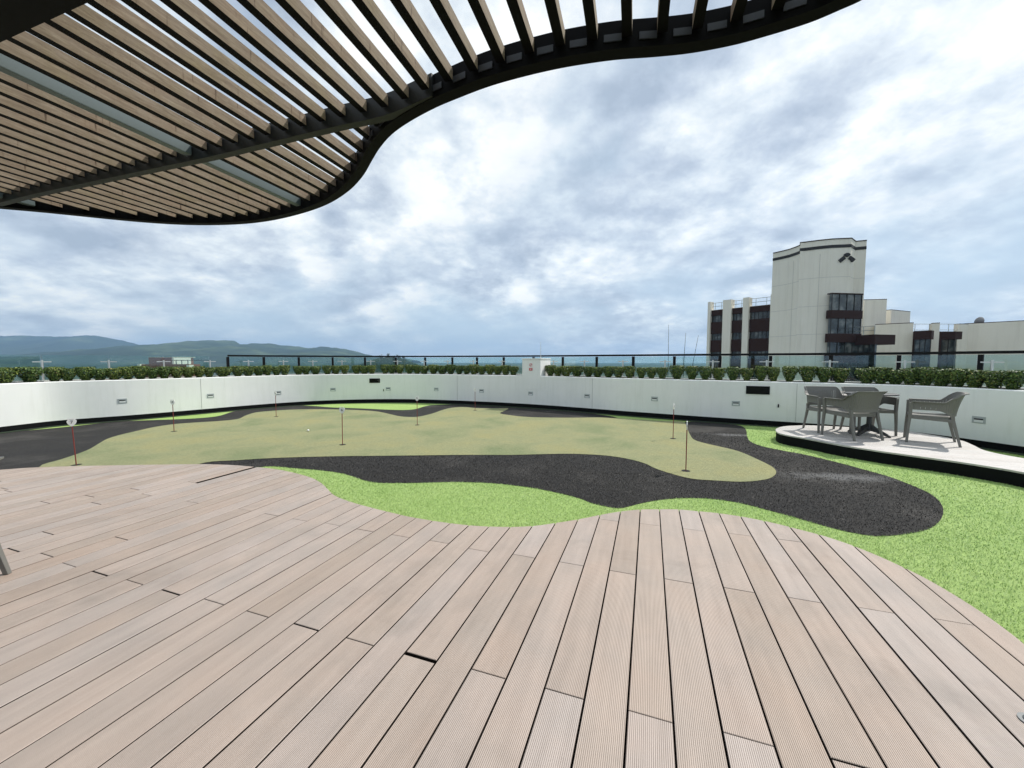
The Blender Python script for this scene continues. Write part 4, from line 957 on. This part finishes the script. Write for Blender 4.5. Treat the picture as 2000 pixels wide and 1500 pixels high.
# lower volumes to the right
low = empty('stepped_block', (44, 46, LOW)); tag(low, 'low off-white stepped block with brown bays right of the tower', 'building')
def block(root, pts, top, thick, name='wall', m='conc', z0=LOW, coping=True):
    P = plan_from_roof(pts, top); a, c = Vector(P[0]), Vector(P[-1]); t = (c - a).normalized(); nb = Vector((-t.y, t.x)) * thick
    poly = P + [tuple(c + nb), tuple(a + nb)]; b = MB(); b.prism(poly, z0, top + EYE); bpart(b, name, M[m], root=root)
    if coping:
        b = MB(); b.prism(poly, top + EYE + 0.002, top + EYE + 0.08); bpart(b, 'coping', M['brown'], root=root)
    return a, c
block(low, [(1688, 586), (1732.5, 585)], 7.6, 5)
block(low, [(1730, 606.5), (1741, 605.5)], 6.5, 5)
block(low, [(1709, 634.5), (1784.5, 631)], 4.35, 7)
block(low, [(1883, 633), (2000, 627), (2120, 620)], 4.35, 8)
block(low, [(1783, 648.6), (1884, 648.6)], 3.45, 6, 'recess_wall', 'brown')
for x0, x1, yt in ((1820, 1836, 632), (1863, 1872, 634)): block(low, [(x0, yt), (x1, yt - 0.7)], 4.3, 3, 'pier')
a, c = block(low, [(1785, 648), (1820, 646.5)], 3.3, 1.2, 'bay_panel', 'brown', EYE + 2.4); m_ = (a + c) / 2; t = (c - a).normalized(); an = math.atan2(t.y, t.x); nr_ = Vector((t.y, -t.x))
win_row(low, m_ - nr_ * 0.3, nr_, an, (c - a).length - 0.1, EYE - 2.5, EYE + 2.39, 3, depth=0.0)
a, c = block(low, [(1837, 650), (1866, 648.5)], 3.2, 1.2, 'bay_panel', 'brown', EYE + 2.4); m_ = (a + c) / 2; t = (c - a).normalized(); an = math.atan2(t.y, t.x); nr_ = Vector((t.y, -t.x))
win_row(low, m_ - nr_ * 0.3, nr_, an, (c - a).length - 0.1, EYE - 2.5, EYE + 2.39, 2, depth=0.0)
a, c = block(low, [(1664, 657), (1709, 654.5)], 2.75, 3.0, 'balcony_panel', 'brown', EYE + 1.75); m_ = (a + c) / 2; t = (c - a).normalized(); an = math.atan2(t.y, t.x); nr_ = Vector((t.y, -t.x))
win_row(low, m_ - nr_ * 0.3, nr_, an, (c - a).length - 0.1, EYE - 2.5, EYE + 1.74, 4, depth=0.0)
for zr in (0.55, 1.0):
    b = MB(); b.tube([(a.x, a.y, EYE + 2.75 + zr), (c.x, c.y, EYE + 2.75 + zr)], 0.03, 5); bpart(b, 'balcony_rail', M['plate'], root=low)
for t_ in (0.02, 0.5, 0.98):
    p = a + (c - a) * t_; b = MB(); b.tube([(p.x, p.y, EYE + 2.8), (p.x, p.y, EYE + 3.75)], 0.03, 5); bpart(b, 'rail_post', M['plate'], root=low)
P_ = plan_from_roof([(1786, 632), (1884, 632)], 4.3)
for zr in (3.6, 4.3):
    b = MB(); b.tube([(P_[0][0], P_[0][1] + 0.6, EYE + zr), (P_[1][0], P_[1][1] + 0.6, EYE + zr)], 0.03, 5); bpart(b, 'roof_rail', M['plate'], root=low)
for t_ in (0.06, 0.12, 0.42, 0.55, 0.8):
    x_, y_ = P_[0][0] + (P_[1][0] - P_[0][0]) * t_, P_[0][1] + (P_[1][1] - P_[0][1]) * t_ + 0.6; b = MB(); b.tube([(x_, y_, EYE + 3.3), (x_, y_, EYE + 4.3)], 0.03, 5); bpart(b, 'rail_post', M['plate'], root=low)
dq = D(1915, 629, 47); dish = empty('satellite_dish', (dq.x, dq.y, EYE + 4.4)); tag(dish, 'grey satellite dish on the roof of the low block', 'satellite dish')
b = MB(); V = []; ns = 16
for k_ in range(5):
    r_ = 0.62 * k_ / 4; V += [(r_ * math.cos(t), 0.35 * (r_ / 0.62) ** 2 - 0.2, r_ * 0.9 * math.sin(t)) for t in np.linspace(0, 2 * math.pi, ns + 1)[:-1]]
b.add([(x * 1.0, y * 0.9 - z_ * 0.25, z_ + 0.25) for x, y, z_ in V], [(k_ * ns + i, k_ * ns + (i + 1) % ns, (k_ + 1) * ns + (i + 1) % ns, (k_ + 1) * ns + i) for k_ in range(4) for i in range(ns)]); b.build('reflector', M['dishgrey'], dish, 60)
b = MB(); b.tube([(0, 0, -0.4), (0, 0, 0.2)], 0.05, 6); b.build('mast', M['dishgrey'], dish)

# antennas on a neighbouring roof, left of the building
for px0, py0, px1, dd, lab in ((1306, 634, 1305, 34, 'tallest and leftmost thin antenna mast beyond the railing'), (1339.5, 650, 1335, 33, 'middle thin antenna mast beyond the railing'), (1364, 655, 1353, 32, 'slanting thin antenna mast nearest the building')):
    t_ = D(px0, py0, dd); f_ = D(px1, 712, dd); am = empty('antenna_mast', (f_.x, f_.y, f_.z - 3.0)); tag(am, lab, 'antenna', 'antennas left of the building')
    b = MB(); b.tube([(0, 0, 0), (0, 0, 3.0), (t_.x - f_.x, 0, t_.z - f_.z + 3.0)], [0.03, 0.022, 0.010], 6); b.build('mast', M['slot'], am)
    b = MB(); b.tube([(0, 0, -0.02), (0, 0, 0.12)], 0.1, 8); b.build('foot', M['plate'], am)

# brick house far left
bh = empty('brick_house', (-66, 75, LOW)); tag(bh, 'far brick house with flat roof and dark canopy, seen above the left hedge', 'house')
dB = 75.0
def rect(px0, px1, pyt, dist, th, z0, m, name, root, pyb=None):
    a, c = D(px0, pyt, dist), D(px1, pyt, dist); zb = D(px0, pyb, dist).z if pyb else z0; b = MB()
    b.box(((a.x + c.x) / 2, dist + th / 2, (a.z + zb) / 2), (c.x - a.x, th, a.z - zb), None); return bpart(b, name, m, root=root)
rect(290, 336, 698, dB, 5, LOW, M['brick'], 'wall', bh); rect(289, 337, 697.2, dB - 0.2, 5.4, 0, M['conc'], 'coping', bh, 698)
rect(335.5, 339, 699, dB - 0.4, 4, LOW, M['conc'], 'corner_pier', bh); rect(271, 369, 711.5, dB - 3, 2.6, LOW, M['brick'], 'terrace_wall', bh)
rect(336, 367, 703, dB - 2.5, 5, 0, M['blackmetal'], 'canopy', bh, 704.3)
for px in (343, 354, 366): rect(px, px + 0.7, 704.3, dB - 2.4, 0.12, 0, M['blackmetal'], 'canopy_post', bh, 713)
rect(268, 273, 711, dB - 3.3, 1, 0, M['conc'], 'parapet_block', bh, 716); rect(364, 369.5, 713, dB - 3.4, 1, 0, M['conc'], 'parapet_block', bh, 718)

# ------------------------------------------------------------------ land: valley, hills, wooded knoll
b = MB(); ringp = [(7000 * math.cos(t), 7000 * math.sin(t)) for t in np.linspace(0, 2 * math.pi, 72)[:-1]]; b.add([(x, y, LOW) for x, y in ringp], [tuple(range(len(ringp)))])
tag(b.build('valley_ground', M['plain']), kind='structure')
from mathutils import noise as mn
def range_of_hills(name, ridge, dist, foot, depth_back, seed, relief):
    px_ = np.array([p[0] for p in ridge], float); py_ = np.array([p[1] for p in ridge], float); xs = np.linspace(px_[0], px_[-1], 420); rows = 34; V, Fc = [], []
    for i, px in enumerate(xs):
        yy = np.interp(px, px_, py_); top = D(px, yy, dist).z
        for j in range(rows):
            t = j / (rows - 8); y = foot + (dist - foot) * min(t, 1.0) + max(0, t - 1) * depth_back; x = (px - 1000) / F / cp * (y * 0.35 + dist * 0.65)
            prof = max(0.0, min(t, 1.0)) ** 0.85 if t <= 1 else 1 - (t - 1) * 1.6
            h = LOW + (top - LOW) * prof
            nz = mn.fractal(Vector((x * 0.0016 + seed, y * 0.0016, 0.3)), 0.9, 2.1, 6); ridgy = 1 - abs(mn.noise(Vector((x * 0.0028 + seed, y * 0.0009, 1.7))))
            h += relief * (nz * 0.6 + (ridgy - 0.75)) * min(1, t * 2) * (1 if t < 0.93 else 0.25)
            h += (7.0 * mn.noise(Vector((x * 0.02, y * 0.02, seed))) + 5.0 * mn.noise(Vector((x * 0.006, y * 0.006, seed + 4)))) * (1 if t > 0.5 else 0.3) * min(1.0, dist / 2500)
            V.append((x, y, h))
    n = len(xs)
    Fc = [(i * rows + j, (i + 1) * rows + j, (i + 1) * rows + j + 1, i * rows + j + 1) for i in range(n - 1) for j in range(rows - 1)]
    b = MB(); b.add(V, Fc); o = b.build(name, M['hill'], None, 180); tag(o, kind='structure'); return o
range_of_hills('far_hills', [(-900, 690), (-500, 668), (-250, 658), (-60, 655), (40, 655), (95, 655), (130, 658), (165, 657), (190, 657), (215, 660), (245, 666), (275, 673), (330, 690), (420, 706)], 4000, 2700, 700, 3.1, 46)
range_of_hills('near_hills', [(-700, 712), (-300, 706), (-100, 703), (60, 700), (150, 694), (215, 684), (255, 676), (280, 674), (310, 672), (325, 674), (350, 669), (380, 668), (403, 663.5), (440, 665), (462, 666), (472, 672.5), (500, 671.5), (530, 671.5), (560, 674),
                              (600, 679), (640, 678), (680, 682), (705, 688), (730, 695), (760, 701), (820, 706)], 3000, 1500, 500, 9.4, 36)
range_of_hills('wooded_knoll', [(690, 716), (725, 704), (745, 699), (765, 697), (785, 699), (805, 706), (830, 716)], 560, 470, 60, 5.5, 1.0)
lf = blade_material('far_tree_leaf', [(0.0, (0.008, 0.018, 0.010)), (0.7, (0.025, 0.042, 0.02)), (1.0, (0.05, 0.07, 0.03))])
def far_tree_mesh(seed, h, w, n):
    r = random.Random(seed); V, Fc = [], []
    cl = [(r.uniform(-1, 1) * w * 0.35, r.uniform(-1, 1) * w * 0.35, h * r.uniform(0.35, 0.95), w * r.uniform(0.18, 0.36)) for _ in range(9)]
    for i in range(n):
        cx, cy, cz, cr_ = r.choice(cl); u = Vector((r.gauss(0, 1), r.gauss(0, 1), r.gauss(0, 1))).normalized() * cr_ * r.random() ** 0.4; c = Vector((cx, cy, cz)) + u
        a = Vector((r.gauss(0, 1), r.gauss(0, 1), r.gauss(0, 1))).normalized(); b_ = a.orthogonal().normalized(); s = r.uniform(0.22, 0.5); k = len(V)
        V += [c - a * s, c + b_ * s * 0.6, c + a * s, c - b_ * s * 0.6]; Fc.append((k, k + 1, k + 2, k + 3))
    me = bpy.data.meshes.new('crown'); me.from_pydata(V, [], Fc); me.materials.append(lf); return me
for i, (px, pyt, lab) in enumerate(((744, 694, 'leftmost small dark tree on the distant knoll'), (757, 689.5, 'tallest dark tree on the distant knoll'), (768, 694.5, 'small dark tree right of the tallest on the distant knoll'), (778, 693, 'dark tree near the right end of the distant knoll'), (790, 697, 'rightmost small tree on the distant knoll'))):
    p = D(px, 702, 545); zt = D(px, pyt, 545).z; hh = zt - p.z + 2.0; t_ = empty('distant_tree', (p.x, p.y, p.z - 2.0)); tag(t_, lab, 'tree', 'trees on the distant knoll')
    link('crown', far_tree_mesh(40 + i, hh, 7.0, 420), t_); b = MB(); b.tube([(0, 0, -2), (0.1, 0, hh * 0.5), (0, 0.1, hh * 0.9)], [0.25, 0.18, 0.06], 6); b.build('trunk', M['bark'], t_)

# ------------------------------------------------------------------ air
hz = bpy.data.materials.new('haze_air'); hz.use_nodes = True; hz.node_tree.nodes.clear()
ho = N(hz, 'ShaderNodeOutputMaterial'); hv = N(hz, 'ShaderNodeVolumePrincipled'); hv.inputs['Color'].default_value = (0.42, 0.65, 0.96, 1); hv.inputs['Density'].default_value = 0.00015; hv.inputs['Anisotropy'].default_value = 0.2
L(hz, hv.outputs[0], ho.inputs['Volume'])
b = MB(); b.box((0, 0, (LOW - 2 + 305) / 2), (15500, 15500, 305 - (LOW - 2))); o = b.build('haze', hz); tag(o, 'pale blue haze over the valley', kind='stuff')
print('planks', n_plank)
